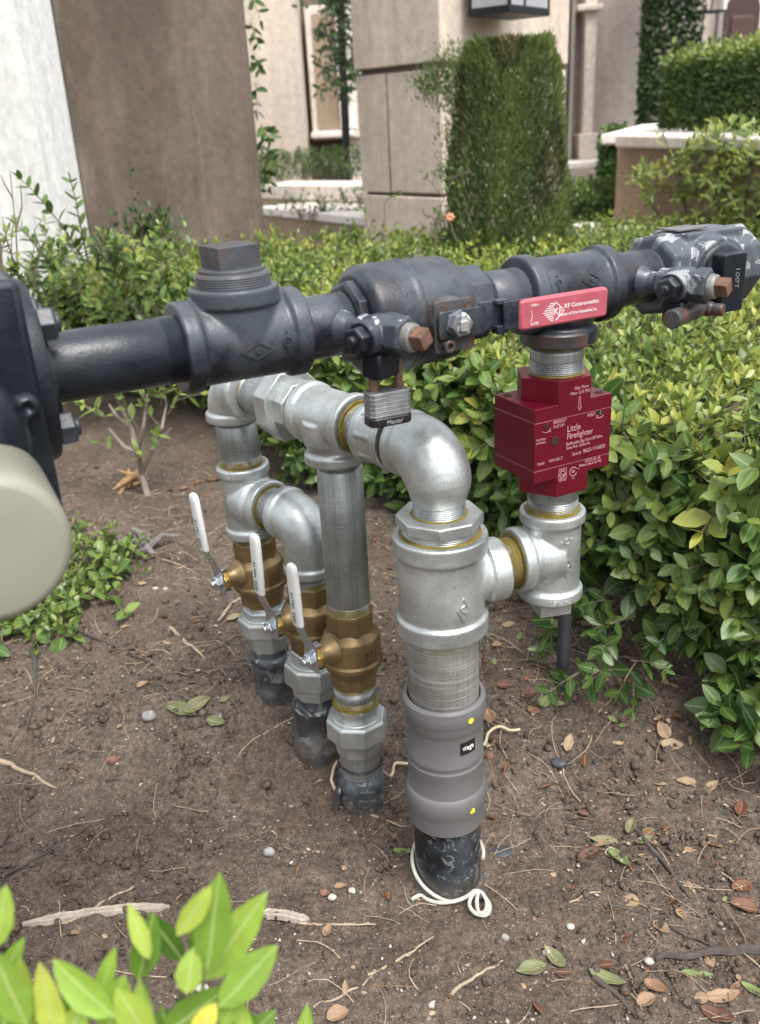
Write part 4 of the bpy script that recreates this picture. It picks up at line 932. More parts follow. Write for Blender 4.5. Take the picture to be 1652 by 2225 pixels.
# far right house with door surround
Yc = 9.5
hd2 = thing('house', 'grey stucco house with a pale door surround right of the pillar', 'house', (at_y(1300, 360, Yc).x, Yc, .22))
px_box(hd2, 'wall', M_greyst, 1150, 1480, -150, 370, Yc, .4); px_box(hd2, 'pilaster', M_stone2, 1262, 1306, -150, 362, Yc-.22, .21, bevel=.015); px_box(hd2, 'pilaster_capital', M_stone2, 1256, 1312, 10, 24, Yc-.27, .26, bevel=.01)
px_box(hd2, 'pilaster_base', M_stone2, 1257, 1312, 292, 364, Yc-.28, .27, bevel=.01); px_box(hd2, 'door_moulding', M_stone2, 1240, 1256, -150, 362, Yc-.30, .29, bevel=.02); px_box(hd2, 'door_moulding', M_stone, 1226, 1239, -150, 362, Yc-.16, .15, bevel=.02)
px_box(hd2, 'door', M_lglass, 1180, 1225, -60, 366, Yc-.08, .07, 'pale glazed door'); px_box(hd2, 'door_reveal', M_tan, 1205, 1226, 10, 366, Yc-.12, .03); px_box(hd2, 'skirting', M_stone2, 1312, 1400, 286, 306, Yc-.1, .09, bevel=.01); px_box(hd2, 'step', M_cap, 1190, 1330, 358, 368, Yc-.8, .5)
Ye = 12.0
h3 = thing('house', 'cream house with an arched maroon door in the top right corner', 'house', (at_y(1600, 130, Ye).x, Ye, .3))
px_box(h3, 'wall', M_stone2, 1490, 1760, -120, 300, Ye, .4); px_box(h3, 'pilaster', M_cap, 1548, 1592, -120, 300, Ye-.2, .19, bevel=.02)
a = at_y(1612, 60, Ye-.05); mb = MB(); hwid = .20; zb_, zt_ = .6, at_y(1612, 25, Ye).z
mb.prism(frame((a.x, Ye-.02, 0), (0, -1, 0), (1, 0, 0)), [(-hwid, zb_), (hwid, zb_)][::1]+[(hwid*math.cos(t), zt_+hwid*math.sin(t)) for t in np.linspace(0, math.pi, 14)], 0, .05) if False else None
FD3 = frame((a.x, Ye, 0), (0, -1, 0), (-1, 0, 0))     # y of this frame: z x x
sgn = 1 if (FD3.to_3x3() @ Vector((0, 1, 0))).z > 0 else -1
poly = [(-hwid, sgn*zb_), (hwid, sgn*zb_)]+[(hwid*math.cos(t), sgn*(zt_+hwid*math.sin(t))) for t in np.linspace(0, math.pi, 14)]
mb.prism(FD3, poly, .005, .05); dr3 = part('door', mb, M_maroon, h3, 'arched maroon door')
mb = MB(); mb.prism(FD3, [(-.13, sgn*.75), (.13, sgn*.75), (.13, sgn*(zt_-.05)), (-.13, sgn*(zt_-.05))], .051, .07); part('door_panel', mb, mat_plain('maroon_panel', (.075, .038, .033), .45), dr3, bevel=.01)
# iron lantern frame standing before it
lf = thing('lantern', 'thin black square lantern frame in front of the cream house', 'lantern', at_y(1536, 135, 9)); lf['_w'] = tuple(lf.location); c0 = Vector(lf.location); mb = MB(); FLm = frame(c0, ZUP)
for x in (-.1, .085):
    for y in (-.09, .09): mb.box(FLm, (x, y, 0), (x+.014, y+.014, .40))
for z in (0, .386): 
    mb.box(FLm, (-.1, -.09, z), (.1, -.076, z+.014)); mb.box(FLm, (-.1, .09, z), (.1, .104, z+.014)); mb.box(FLm, (-.1, -.09, z), (-.086, .1, z+.014)); mb.box(FLm, (.086, -.09, z), (.1, .1, z+.014))
mb.box(FLm, (-.01, -.01, -.8), (.01, .01, .01)); part('lantern_frame', mb, M_iron, lf)
mb = MB(); mb.tube([c0+Vector((0, 0, .4)), c0+Vector((.01, 0, .5)), c0+Vector((-.03, 0, .56)), c0+Vector((.02, 0, .66))], .008, 6); part('hook', mb, M_iron, lf)
# planter wall at the right with coping
ql, qr = at_y(1345, 300, 4.2), at_y(1760, 330, 2.95); qb = at_y(1450, 262, 6.0)
rw = thing('planter_wall', 'raised tan planter wall with white coping under the right hedge', 'planter wall', (ql.x, ql.y, .1))
mb = MB(); plan_prism(mb, strip(ql, qr, .22), 0, .80); plan_prism(mb, [Vector((ql.x+.001, ql.y+.02, 0)), Vector((ql.x+.22, ql.y-.1, 0)), Vector((qb.x+.1, qb.y, 0)), Vector((qb.x-.12, qb.y, 0))], .0, .797)
part('wall_base', mb, M_tan, rw)
mb = MB(); l2 = at_y(1336, 292, 4.15); l3 = Vector(qr)-Vector((.02, .05, 0)); plan_prism(mb, strip(l2, l3, .30), .802, .850); part('coping', mb, M_cap, rw, bevel=.01)
mb = MB(); plan_prism(mb, [Vector((l2.x+.002, l2.y+.25, 0)), Vector((l2.x+.27, l2.y+.2, 0)), Vector((qb.x+.14, qb.y, 0)), Vector((qb.x-.16, qb.y, 0))], .803, .848); part('coping', mb, M_cap, rw, bevel=.01)
beam('planter_wall', (1215, 482), 4.1, (1350, 492), 3.95, .49, .05, .25, M_cap, 'short white-topped low wall between conifer and tan planter', 'low wall')
# ================================================================== foliage
def leaf_template(fold=.28, curl=.35, rows=((.16, .62), (.42, 1.0), (.70, .80), (.88, .42)), wave=0.):
    v = [(0, 0, 0)]; rib = [1.]; 
    for t, w in rows:
        z = -curl*t*t*.5
        v += [(-w*.5, t, z+fold*w*.5+wave*math.sin(t*9)), (0, t, z), (w*.5, t, z+fold*w*.5-wave*math.sin(t*9+1))]; rib += [0, 1., 0]
    v.append((0, 1, -curl*.5)); rib.append(1.); n = len(rows); f = []
    f += [(0, 2, 1, 1), (0, 3, 2, 2)]
    for i in range(n-1):
        a = 1+3*i; b = a+3; f += [(a, a+1, b+1, b), (a+1, a+2, b+2, b+1)]
    a = 1+3*(n-1); e = 1+3*n; f += [(a, a+1, e, e), (a+1, a+2, e, e)]
    return np.array(v), f, np.array(rib)
LT, LF_, LR = leaf_template(); ST, SF, SR = leaf_template(.2, .25, rows=((.3, .85), (.65, .85)))
class Leaves:
    def __init__(s): s.L = []
    def add(s, p, d, nrm, ln, wd, tone): s.L.append((p[0], p[1], p[2], d[0], d[1], d[2], nrm[0], nrm[1], nrm[2], ln, wd, tone))
    def obj(s, name, mats, parent=None, simple=False):
        A = np.array(s.L); T, F, RB = (ST, SF, SR) if simple else (LT, LF_, LR)
        p = A[:, 0:3]; d = A[:, 3:6]; d /= np.linalg.norm(d, axis=1)[:, None]+1e-9; n = A[:, 6:9]; n = n-d*(n*d).sum(1)[:, None]; n /= np.linalg.norm(n, axis=1)[:, None]+1e-9
        x = np.cross(d, n); N = len(A); ln = A[:, 9]; wd = A[:, 10]
        cv = rng.uniform(.1, 1.5, N)
        v = p[:, None] + x[:, None]*(T[None, :, 0:1]*wd[:, None, None]) + d[:, None]*(T[None, :, 1:2]*ln[:, None, None]) + n[:, None]*(T[None, :, 2:3]*wd[:, None, None]*cv[:, None, None])
        # tris are stored as quads with a repeated corner: split them
        k = len(T); off = (np.arange(N)*k)[:, None, None]
        q4 = np.array([f for f in F if f[2] != f[3]]); t3 = np.array([f[:3] for f in F if f[2] == f[3]])
        tri = np.concatenate([t3, q4[:, [0, 1, 2]], q4[:, [0, 2, 3]]])
        f = (tri[None]+off).reshape(-1, 3)
        me = fast_mesh(name, v.reshape(-1, 3), f, [mats], {'tone': np.repeat(A[:, 11], k), 'rib': np.tile(RB, N)})
        return link(name, me, parent)
def unit(v): v = Vector(v); return v.normalized() if v.length > 1e-6 else Vector((0, 0, 1))
def rv_(s=1.): return Vector((random.gauss(0, s), random.gauss(0, s), random.gauss(0, s)))
def shoot(Lv, stems, base, d, length, n, size, tone, spread=.9, droop=.0, wid=.46, tip=True, r=.0012, jit=.25, tone_tip=.15):
    """a leafy shoot: leaves in opposite pairs along a slightly bent stem"""
    d = unit(d); p = Vector(base); pts = [p.copy()]; ang = random.uniform(0, math.pi); step = length/n
    side = unit(d.orthogonal())
    for i in range(n):
        d = unit(d + rv_(.07) + ZUP*(-droop*.1)); p = p + d*step; pts.append(p.copy()); t = (i+1)/n
        side = unit(side - d*side.dot(d)); s1 = Matrix.Rotation(ang, 3, d) @ side; ang += math.pi/2+random.uniform(-.3, .3)
        sz = size*lerp(1.0, .62, t)*random.uniform(.75, 1.2)
        for sg in (1, -1):
            dd = unit(d*(1-spread*.55)+s1*sg*spread+rv_(jit*.5)); nn = unit(d*.7+ZUP*.8-s1*sg*.3+rv_(jit))
            Lv.add(p, dd, nn, sz, sz*wid*random.uniform(.85, 1.15), min(1, max(0, tone+tone_tip*t+random.gauss(0, .08))))
    if tip: Lv.add(p, d, unit(rv_()+d.orthogonal()), size*.55, size*.2, min(1, tone+tone_tip*1.5))
    if stems is not None: stems.tube(pts, [r*lerp(1.3, .6, i/n) for i in range(n+1)], 4, caps=False)
# ---- the clipped hedge behind the pipes
FRONT = [(1.3, .80), (.62, 1.12), (.47, 1.27), (.37, 1.42), (.28, 1.60), (.10, 1.90), (-.05, 2.02), (-.22, 2.08), (-.34, 2.45), (-.60, 2.80), (-1.4, 3.0)]
def front_y(x):
    P_ = FRONT[::-1]
    for (a, ya), (b, yb) in zip(P_, P_[1:]):
        if x <= b: return lerp(ya, yb, max(0, (x-a)/(b-a)))
    return P_[-1][1]
def hedge_top(x, y): return .505 + .055*min(1, max(0, (y-1.3)/1.8)) + .035*noise.noise(Vector((x*5, y*5, 7))) + .018*noise.noise(Vector((x*17, y*17, 9)))
def in_view(p, mx=140):
    q_ = p-Vector((0, 0, CZ)); z = q_.dot(F_)
    if z < .1: return False
    X = W/2+FPX*q_.dot(CR)/z; Y = H/2+FPX*q_.dot(CD)/z; return -mx < X < W+mx and -mx < Y < H+mx
hedge = thing('hedge', 'long clipped glossy-leaved hedge behind the pipes, running to the right edge', 'hedge', (.3, 1.9, ground_z(.3, 1.9)))
LH = Leaves(); sb = MB(); cnt = 0
# top surface
while cnt < 5200:
    # sample more densely where it is near
    x = random.uniform(-1.35, 2.0); y = 1.0+2.6*random.random()**.85; fy = front_y(x)
    if y < fy+.02 or y > 3.62: continue
    dist = y
    if random.random() > (1.6/dist)**1.1: continue
    z = hedge_top(x, y); p = Vector((x, y, z-.05+random.gauss(0, .012)))
    if not in_view(p, 60): continue
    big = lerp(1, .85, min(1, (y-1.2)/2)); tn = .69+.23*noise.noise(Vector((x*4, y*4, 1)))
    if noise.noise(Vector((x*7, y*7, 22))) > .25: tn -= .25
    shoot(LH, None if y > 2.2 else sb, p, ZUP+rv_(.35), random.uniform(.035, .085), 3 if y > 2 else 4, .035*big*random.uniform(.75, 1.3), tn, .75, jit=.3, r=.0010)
    cnt += 1
# front face and its inner leaves
cnt = 0
while cnt < 1650:
    x = random.uniform(-1.2, .75); fy = front_y(x); dpt = abs(random.gauss(0, .07)); y = fy+dpt
    g0 = ground_z(x, y); top = hedge_top(x, y); lo = g0 + (.035 if dpt < .05 else .09)
    if noise.noise(Vector((x*6, 3, 4))) > .15: lo += .08
    z = random.uniform(lo, top-.03); p = Vector((x, y+.03, z))
    if not in_view(p, 80): continue
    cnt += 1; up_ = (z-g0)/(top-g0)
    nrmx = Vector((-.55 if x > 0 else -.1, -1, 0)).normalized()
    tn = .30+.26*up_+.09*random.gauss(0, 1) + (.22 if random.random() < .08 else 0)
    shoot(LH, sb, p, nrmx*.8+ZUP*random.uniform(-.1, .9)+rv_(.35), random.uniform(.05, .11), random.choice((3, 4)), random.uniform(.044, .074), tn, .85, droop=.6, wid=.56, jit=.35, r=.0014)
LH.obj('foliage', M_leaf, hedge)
# woody stems inside
for k in range(70):
    x = random.uniform(-.9, .9); y = front_y(x)+random.uniform(.08, .45); b = Vector((x, y, ground_z(x, y)-.01)); pts = [b]; d = unit((random.uniform(-.5, .5), random.uniform(-.5, .4), 1))
    for i in range(7): d = unit(d+rv_(.18)); pts.append(pts[-1]+d*.065)
    sb.tube(pts, [lerp(.0075, .0018, i/7)*random.uniform(.8, 1.2) for i in range(8)], 6)
    for j in (2, 3, 4, 5):
        e = unit(d+rv_(.7)); sb.tube([pts[j], pts[j]+e*.05, pts[j]+e*.10+rv_(.01)], [.002, .0014, .0009], 4, caps=False)
part('stems', sb, M_stem, hedge)
# a low branch reaching out over the soil at right, and the near dark leaves at the right edge
def shrub(name, label, cat, base, shoots, leafm=M_leaf, stemm=M_stem, group=None, simple=False):
    t = thing(name, label, cat, base, group); L = Leaves(); s = MB()
    shoots(L, s); L.obj('foliage', leafm, t, simple)
    if s.v: part('stems', s, stemm, t)
    return t
def arm(s, pts, r0, r1, n=6): s.tube(pts, [lerp(r0, r1, i/(len(pts)-1)) for i in range(len(pts))], n)
def f_(L, s):
    b = on_ground(1700, 1640); 
    for px, py, dz, nn in ((1625, 1470, .10, 5), (1600, 1540, .06, 4), (1640, 1600, .03, 4), (1560, 1400, .16, 3), (1640, 1350, .22, 6), (1640, 1200, .33, 5), (1655, 1280, .27, 5), (1600, 1330, .22, 4)):
        p = on_ground(px, py+40); 
        q_ = at_y(px, py, max(.95, p.y-.02)); arm(s, [b, (b+q_)/2+rv_(.01)+ZUP*.02, q_], .004, .0015)
        for j in range(nn): shoot(L, s, q_+rv_(.012), (-.5+random.gauss(0, .5), -.4, .3+random.gauss(0, .4)), .05, 2, .064, .34, .9, .5, .54)
shrub('bush', 'broad dark-leaved branches hanging in from the right edge beyond the twiggy litter', 'bush', on_ground(1690, 1620), f_)
def f_(L, s):
    for px, py in ((1290, 1480), (1340, 1430), (1370, 1500), (1180, 1340), (1200, 1400), (1150, 1300), (1420, 1360), (1300, 1400)):
        b = on_ground(px+60, py+10); q_ = b+Vector((-.04, -.03, .07+random.random()*.05)); arm(s, [b, (b+q_)/2, q_], .003, .0012)
        for j in range(3): shoot(L, s, q_+rv_(.012), (-.5+random.gauss(0, .5), -.5, random.gauss(0, .5)), .06, 3, .042, .32, .9, .8, .5)
shrub('low_sprouts', 'low leafy sprouts creeping out at the hedge foot beside the black conduit', 'shrub', on_ground(1300, 1440), f_)
# ---- small bare-stemmed shrub on the left, under the black run
def f_(L, s):
    b = on_ground(322, 1078, -.01); Y = b.y; R_ = lambda x, y, o_=0: at_y(x, y, Y+o_)
    br = [[(322, 1080), (308, 1030), (300, 985), (285, 930), (262, 880), (250, 850)], [(308, 1030), (330, 980), (352, 930), (362, 880), (352, 820)], [(300, 985), (312, 930), (318, 880), (325, 830)], [(285, 930), (255, 905), (238, 880)], [(300, 985), (270, 970), (235, 930), (215, 900)], [(330, 980), (345, 960), (372, 930)]]
    for k, bb in enumerate(br): arm(s, [R_(x, y, .02*math.sin(i*2+k)) for i, (x, y) in enumerate(bb)], .0085 if k == 0 else .0055, .0025 if k else .004, 7)
    for x, y in ((205, 895), (225, 905), (240, 925), (262, 990), (275, 880), (300, 870), (318, 885), (335, 862), (350, 880), (365, 900), (345, 925), (300, 930), (325, 950), (372, 850), (355, 840), (290, 845), (240, 860), (385, 870), (400, 850), (310, 1010)):
        shoot(L, s, R_(x, y), (random.gauss(0, .6), -.3, .7+random.gauss(0, .3)), .06, 2, .046, .66, .85, .3, .42)
shrub('bare_stemmed_shrub', 'small shrub with bare grey forked stems standing on open soil at the left', 'shrub', on_ground(322, 1080), f_, stemm=mat_plain('grey_bark', (.24, .20, .17), .8, 0, .25, 60, .4))
# ---- ground cover under the meter
def f_(L, s):
    for k in range(150):
        u_, w_ = random.random(), random.random()
        px = lerp(60, 285, u_); py = lerp(1120, 1190, u_) + w_*lerp(240, 60, u_)
        if px < 150: py = random.uniform(1150, 1390)
        b = on_ground(px, py)
        shoot(L, s, b, (random.gauss(0, .8), random.gauss(-.1, .6), .7), random.uniform(.03, .06), 2, random.uniform(.022, .042), .55, .95, .4, .55, r=.001)
    for px, py in ((10, 1390), (50, 1370), (90, 1340), (30, 1350), (0, 1410), (110, 1320), (225, 1330), (180, 1310), (100, 1380)):
        b = on_ground(px, py)
        for j in range(3): shoot(L, s, b+rv_(.02).cross(ZUP), (random.gauss(0, .8), random.gauss(-.3, .6), .5), .05, 2, .045, .55, .95, .4, .6)
shrub('ground_cover', 'low light green creeping plant on the soil below the meter', 'plant', on_ground(200, 1250), f_)
# ---- wispy shrub against the white wall
def f_(L, s):
    for k in range(170):
        x = random.uniform(60, 420); Y = random.uniform(2.35, 3.0); py = random.uniform(560, 850)
        p = at_y(x, py, Y)
        if p.z < ground_z(p.x, p.y)+.05: continue
        shoot(L, s, p, (random.gauss(0, .4), random.gauss(-.2, .4), 1), random.uniform(.06, .12), 4, random.uniform(.036, .054), .56+random.gauss(0, .13), .8, .1, .42)
    for (x0, y0, x1, y1) in ((180, 560, 75, 375), (190, 560, 165, 390), (120, 600, 70, 470), (160, 620, 105, 560), (215, 590, 190, 500), (60, 640, 75, 560), (250, 600, 262, 520), (100, 700, 60, 620), (320, 620, 300, 560)):
        a, b = at_y(x0, y0, 2.5), at_y(x1, y1, 2.45); shoot(L, s, a, b-a, (b-a).length, 9, .054, .44, .8, 0, .42, r=.0022, tone_tip=.1)
shrub('leafy_shrub', 'tall wispy shrub with upright shoots in front of the white wall', 'shrub', (at_y(200, 700, 2.6).x, 2.6, .18), f_)
def f_(L, s):
    for (x0, y0, x1, y1, t) in ((20, 700, 15, 480, .9), (40, 680, 60, 520, .75), (5, 620, 30, 560, .95), (50, 620, 30, 580, .6), (10, 760, 50, 660, .8), (0, 560, 20, 500, .7)):
        a, b = at_y(x0, y0, 1.95), at_y(x1, y1, 1.95); shoot(L, s, a, b-a, (b-a).length, 6, .032, t-.15, .9, 0, .5, r=.0014, jit=.5)
    for bb in ([(60, 700), (40, 600), (35, 500), (28, 430), (22, 370)], [(35, 500), (48, 450), (45, 400)], [(28, 430), (10, 400), (2, 380)], [(60, 700), (80, 590), (88, 540), (75, 500), (90, 480)], [(40, 600), (15, 520), (5, 470)]):
        arm(s, [at_y(x, y, 1.98) for x, y in bb], .0022, .0008, 5)
    arm(s, [at_y(-6, 900, 1.9), at_y(-2, 640, 1.9), at_y(-6, 540, 1.9), at_y(-14, 480, 1.9)], .012, .009, 8)
shrub('twiggy_shrub', 'sparse shrub of bare twigs and yellowing leaves at the far left edge', 'shrub', (at_y(20, 700, 1.95).x, 1.95, .15), f_)
# ---- shoots standing against the brown wall
for (x0, y0, x1, y1, sz, t, lab) in ((300, 500, 302, 350, .030, .35, 'upright dark sprig against the brown wall'), (770, 520, 835, 430, .0, 0, '')):
    if not lab: continue
    def f_(L, s):
        a, b = at_y(x0, y0, 3.1), at_y(x1, y1, 3.15)
        shoot(L, s, a, b-a, (b-a).length, 12, sz, t, .8, 0, .4, r=.002)
        for k in range(16): shoot(L, s, at_y(random.uniform(280, 375), random.uniform(495, 560), 3.05), (random.gauss(0, .6), -.3, .8), .09, 3, .055, .2, .9, 0, .4)
    shrub('sprig', lab, 'shrub', (at_y(x0, y0, 3.1).x, 3.1, .2), f_)
def f_(L, s):
    for (x0, y0, x1, y1) in ((540, -40, 560, 40), (545, 50, 562, 90), (552, 120, 562, 150), (556, 180, 560, 235), (566, 270, 590, 300), (568, 330, 598, 340), (570, 360, 592, 400), (572, 420, 568, 380), (566, 290, 575, 350)):
        a, b = at_y(x0, y0, 3.85), at_y(x1, y1, 3.8); shoot(L, s, a, b-a, (b-a).length, 4, .065, .38, .9, .3, .42, r=.002)
shrub('climbing_vine', 'leafy vine peeping out from behind the right edge of the brown wall', 'vine', (at_y(572, 420, 3.8).x, 3.8, .2), f_)
# low planting behind the ledges
def f_(L, s):
    for k in range(420):
        p = at_y(random.uniform(560, 800), 380, random.uniform(6.4, 7.4)); p.z = .55+random.uniform(0, .16)
        shoot(L, s, p, (random.gauss(0, .4), 0, 1), .08, 3, .05, .30+random.gauss(0, .1), .7, 0, .25)
    for k in range(60):
        p = at_y(random.uniform(600, 790), 440, 5.35); p.z = .42+random.random()*.12; shoot(L, s, p, (random.gauss(0, .6), -.2, 1), .08, 3, .05, .6, .8, 0, .3)
shrub('border_plants', 'grassy border plants behind the pale ledge by the house window', 'plants', (at_y(680, 390, 6.8).x, 6.8, .3), f_, M_leaffar, simple=True)
def f_(L, s):
    arm(s, [Vector((at_y(752, 360, 7).x, 7.0, .25)), at_y(748, 150, 7.0), at_y(738, -80, 7.0)], .02, .014)
    for k in range(150):
        y = random.uniform(-90, 190); w_ = 45 if y < 60 else 36
        if 62 < y < 88: continue
        p = at_y(random.gauss(738 if y < 70 else 752, w_*.5), y, 6.6+random.uniform(-.2, .2)); shoot(L, None, p, (random.gauss(0, .7), -.3, -.2+random.gauss(0, .6)), .10, 3, .10, .05, .9, .5, .3)
shrub('dark_leafed_tree', 'small dark-leaved tree in front of the house window, left of the pillar', 'tree', (at_y(752, 360, 7).x, 7.0, .25), f_, M_leaffar, M_iron, simple=True)
# ---- clipped conifer
def f_(L, s):
    n = 0
    cx0, cxT = at_y(1105, 560, 3.25).x, at_y(1100, 90, 3.25).x; zt = at_y(1100, 88, 3.25).z
    arm(s, [Vector((cx0, 3.25, .15)), Vector((cx0, 3.25, .6))], .03, .02)
    for k in range(60000):
        h = random.random(); z = lerp(.2, zt, h); wd = lerp(.245, .150, h**.8)*(1 if h < .9 else math.sqrt(1-.45*((h-.9)/.1)**2))+.012*noise.noise(Vector((h*6, 0, 0))); cx = lerp(cx0, cxT, h)
        a = random.uniform(math.pi*.95, math.pi*2.05) if random.random() < .9 else random.uniform(0, math.pi)
        cl0 = noise.noise(Vector((a*2, random.random(), 3)))
        if random.random() < .14: z = zt-random.random()*.07+.02*cl0; wd = .132; rr = math.sqrt(random.random())
        else: rr = 1-abs(random.gauss(0, .05)) if random.random() < .55 else random.uniform(.35, .97)
        sq = 1/max(abs(math.cos(a)), abs(math.sin(a)))**.65
        x = cx+wd*rr*math.cos(a)*sq; y = 3.25+wd*.9*rr*math.sin(a)*sq
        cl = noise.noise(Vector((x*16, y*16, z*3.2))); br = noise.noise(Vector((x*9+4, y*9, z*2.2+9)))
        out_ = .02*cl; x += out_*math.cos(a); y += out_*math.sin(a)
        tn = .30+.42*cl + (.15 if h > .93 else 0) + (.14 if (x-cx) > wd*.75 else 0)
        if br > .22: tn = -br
        d = unit((math.cos(a)*.5+random.gauss(0, .3), math.sin(a)*.5+random.gauss(0, .3), 1))
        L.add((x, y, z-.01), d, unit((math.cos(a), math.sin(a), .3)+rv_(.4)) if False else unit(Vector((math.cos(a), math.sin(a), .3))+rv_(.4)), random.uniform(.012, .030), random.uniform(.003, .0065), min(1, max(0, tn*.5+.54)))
    for (px, py) in ((985, 130), (975, 170), (960, 160), (985, 200), (975, 225), (940, 190), (925, 185), (985, 300), (980, 380), (972, 480), (965, 520)):
        c_ = at_y(px, py, 3.2)
        for j in range(260): L.add(c_+rv_(.026), unit((-.3+random.gauss(0, .5), -.2, .8+random.gauss(0, .5))), rv_(1), .017, .0035, .66+random.gauss(0, .12))
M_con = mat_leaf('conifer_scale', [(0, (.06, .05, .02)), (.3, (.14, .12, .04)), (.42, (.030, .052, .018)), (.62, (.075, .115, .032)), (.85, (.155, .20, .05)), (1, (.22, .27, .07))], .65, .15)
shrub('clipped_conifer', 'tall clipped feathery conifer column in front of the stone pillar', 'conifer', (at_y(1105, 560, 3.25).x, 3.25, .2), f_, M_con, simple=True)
# rose sprigs at the pillar corner
def f_(L, s):
    for bb in ([(945, 560), (950, 480), (965, 430), (985, 385)], [(965, 430), (940, 400), (945, 370)], [(985, 385), (1020, 375)], [(990, 520), (975, 470), (980, 440)], [(835, 520), (836, 440)], [(800, 520), (812, 470)]):
        pts = [at_y(x, y, 3.0) for x, y in bb]; arm(s, pts, .0025, .0012, 5)
        for p in pts[1:]: shoot(L, s, p, (random.gauss(0, .7), -.2, .4), .05, 2, .032, .45, .9, 0, .5)
    c_ = at_y(975, 470, 2.98)
shrub('rose_sprigs', 'thin arching rose shoots at the corner of the stone pillar', 'plant', (at_y(950, 560, 3.0).x, 3.0, .2), f_)
c_ = at_y(978, 472, 2.97); mb = MB()
for k in range(7):
    a = k*.9; mb.tube([c_, c_+Vector((math.cos(a)*.008, -.002, math.sin(a)*.008)), c_+Vector((math.cos(a)*.016, 0, math.sin(a)*.014))], [.003, .005, .0015], 6)
tag(rebase(part('rose_bloom', mb, mat_plain('salmon_petal', (.60, .27, .18), .6))), 'single faded salmon rose bloom near the foot of the stone pillar', 'flower')
# ---- vine on the tan planter wall, box hedges, far dark hedge, lawn
def f_(L, s):
    dirw = (qr-ql); dirw.z = 0
    for (x0, y0, pts_) in ((1480, 540, [(1440, 480), (1400, 420), (1395, 380), (1420, 330)]), (1500, 540, [(1490, 450), (1470, 380), (1450, 310), (1440, 290)]), (1600, 560, [(1560, 470), (1530, 400), (1560, 330), (1600, 300)]), (1650, 560, [(1620, 480), (1640, 400), (1650, 330)])):
        tt = lambda px: lerp(4.05, 3.0, (px-1345)/415)
        pts = [at_y(x0, y0, tt(x0)-.05)]+[at_y(x, y, tt(x)-.06) for x, y in pts_]; arm(s, pts, .007, .003, 6)
    for k in range(560):
        px = random.uniform(1390, 1700); py = random.uniform(300, 540)
        dens = noise.noise(Vector((px/55, py/55, 2)))+.25*(px-1480)/200
        if dens < .03 or (px < 1440 and py < 340) or (1440 < px < 1560 and py > 450 and random.random() < .7): continue
        Y = lerp(4.05, 3.0, (px-1345)/415)-random.uniform(.06, .22)
        shoot(L, None, at_y(px, py, Y), (random.gauss(0, .5), -.5, .5+random.gauss(0, .5)), .08, 3, .046, .72+.07*random.gauss(0, 1), .9, .3, .36)
shrub('climbing_vine', 'bright green vine climbing over the tan planter wall at the right', 'vine', (at_y(1500, 540, 3.6).x, 3.5, .2), f_, M_leaffar)
def box_hedge(name, label, corners, z0, z1, n, size, tone, toptone, lean=.4, parent=None, mats=M_leaffar, jz=.02):
    """corners: plan quad (front-left, front-right, back-right, back-left)"""
    def f_(L, s):
        a, b, c, d = [Vector((p.x, p.y, 0)) for p in corners]
        core = MB(); cc_ = (a+b+c+d)/4
        s.tube([Vector((cc_.x, cc_.y, z0)), Vector((cc_.x, cc_.y, (z0+z1)/2))], .02, 6)
        faces = [(a, b, 1.), (d, a, .7)]
        for k in range(n):
            r_ = random.random()
            if r_ < .22:
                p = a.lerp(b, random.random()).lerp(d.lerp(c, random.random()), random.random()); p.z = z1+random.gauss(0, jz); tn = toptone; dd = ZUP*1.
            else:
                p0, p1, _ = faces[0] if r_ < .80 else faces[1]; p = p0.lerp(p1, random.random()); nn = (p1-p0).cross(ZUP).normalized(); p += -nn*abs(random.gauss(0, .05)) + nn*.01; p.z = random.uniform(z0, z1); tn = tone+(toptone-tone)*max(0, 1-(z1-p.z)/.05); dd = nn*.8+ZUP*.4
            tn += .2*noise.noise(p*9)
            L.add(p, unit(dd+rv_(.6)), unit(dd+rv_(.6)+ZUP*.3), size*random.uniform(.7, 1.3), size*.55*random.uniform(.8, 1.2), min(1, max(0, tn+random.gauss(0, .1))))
    c = corners[0]; return shrub(name, label, 'hedge', (c.x, c.y, z0), f_, mats, simple=True)
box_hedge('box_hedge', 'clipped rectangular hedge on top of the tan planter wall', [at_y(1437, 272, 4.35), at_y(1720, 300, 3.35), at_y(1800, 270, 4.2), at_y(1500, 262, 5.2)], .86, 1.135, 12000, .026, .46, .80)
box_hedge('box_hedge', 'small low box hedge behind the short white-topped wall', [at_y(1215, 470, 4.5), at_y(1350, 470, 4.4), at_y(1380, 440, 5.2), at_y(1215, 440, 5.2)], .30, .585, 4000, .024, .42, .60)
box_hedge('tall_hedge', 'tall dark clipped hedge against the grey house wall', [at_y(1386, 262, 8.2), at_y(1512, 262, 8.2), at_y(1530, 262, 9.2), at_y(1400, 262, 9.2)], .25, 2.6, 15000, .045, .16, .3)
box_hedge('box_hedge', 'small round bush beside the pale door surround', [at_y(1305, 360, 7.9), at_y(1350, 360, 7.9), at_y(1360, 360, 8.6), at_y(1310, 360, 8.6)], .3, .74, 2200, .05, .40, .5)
LG = Leaves()
for k in range(9000):
    x = random.uniform(1.0, 3.2); y = random.uniform(5.3, 8.7); LG.add((x, y, .225), unit(ZUP+rv_(.3)), rv_(1), random.uniform(.03, .07), .012, min(1, max(0, .38+random.gauss(0, .12))))
for k in range(420):
    x = random.uniform(1.3, 2.6); y = random.uniform(5.4, 7); LG.add((x, y, .27), unit(ZUP*.6+rv_(.6)), ZUP+rv_(.3), .05, .04, .55)
o = LG.obj('grass', M_leaffar, simple=True); o['kind'] = 'stuff'
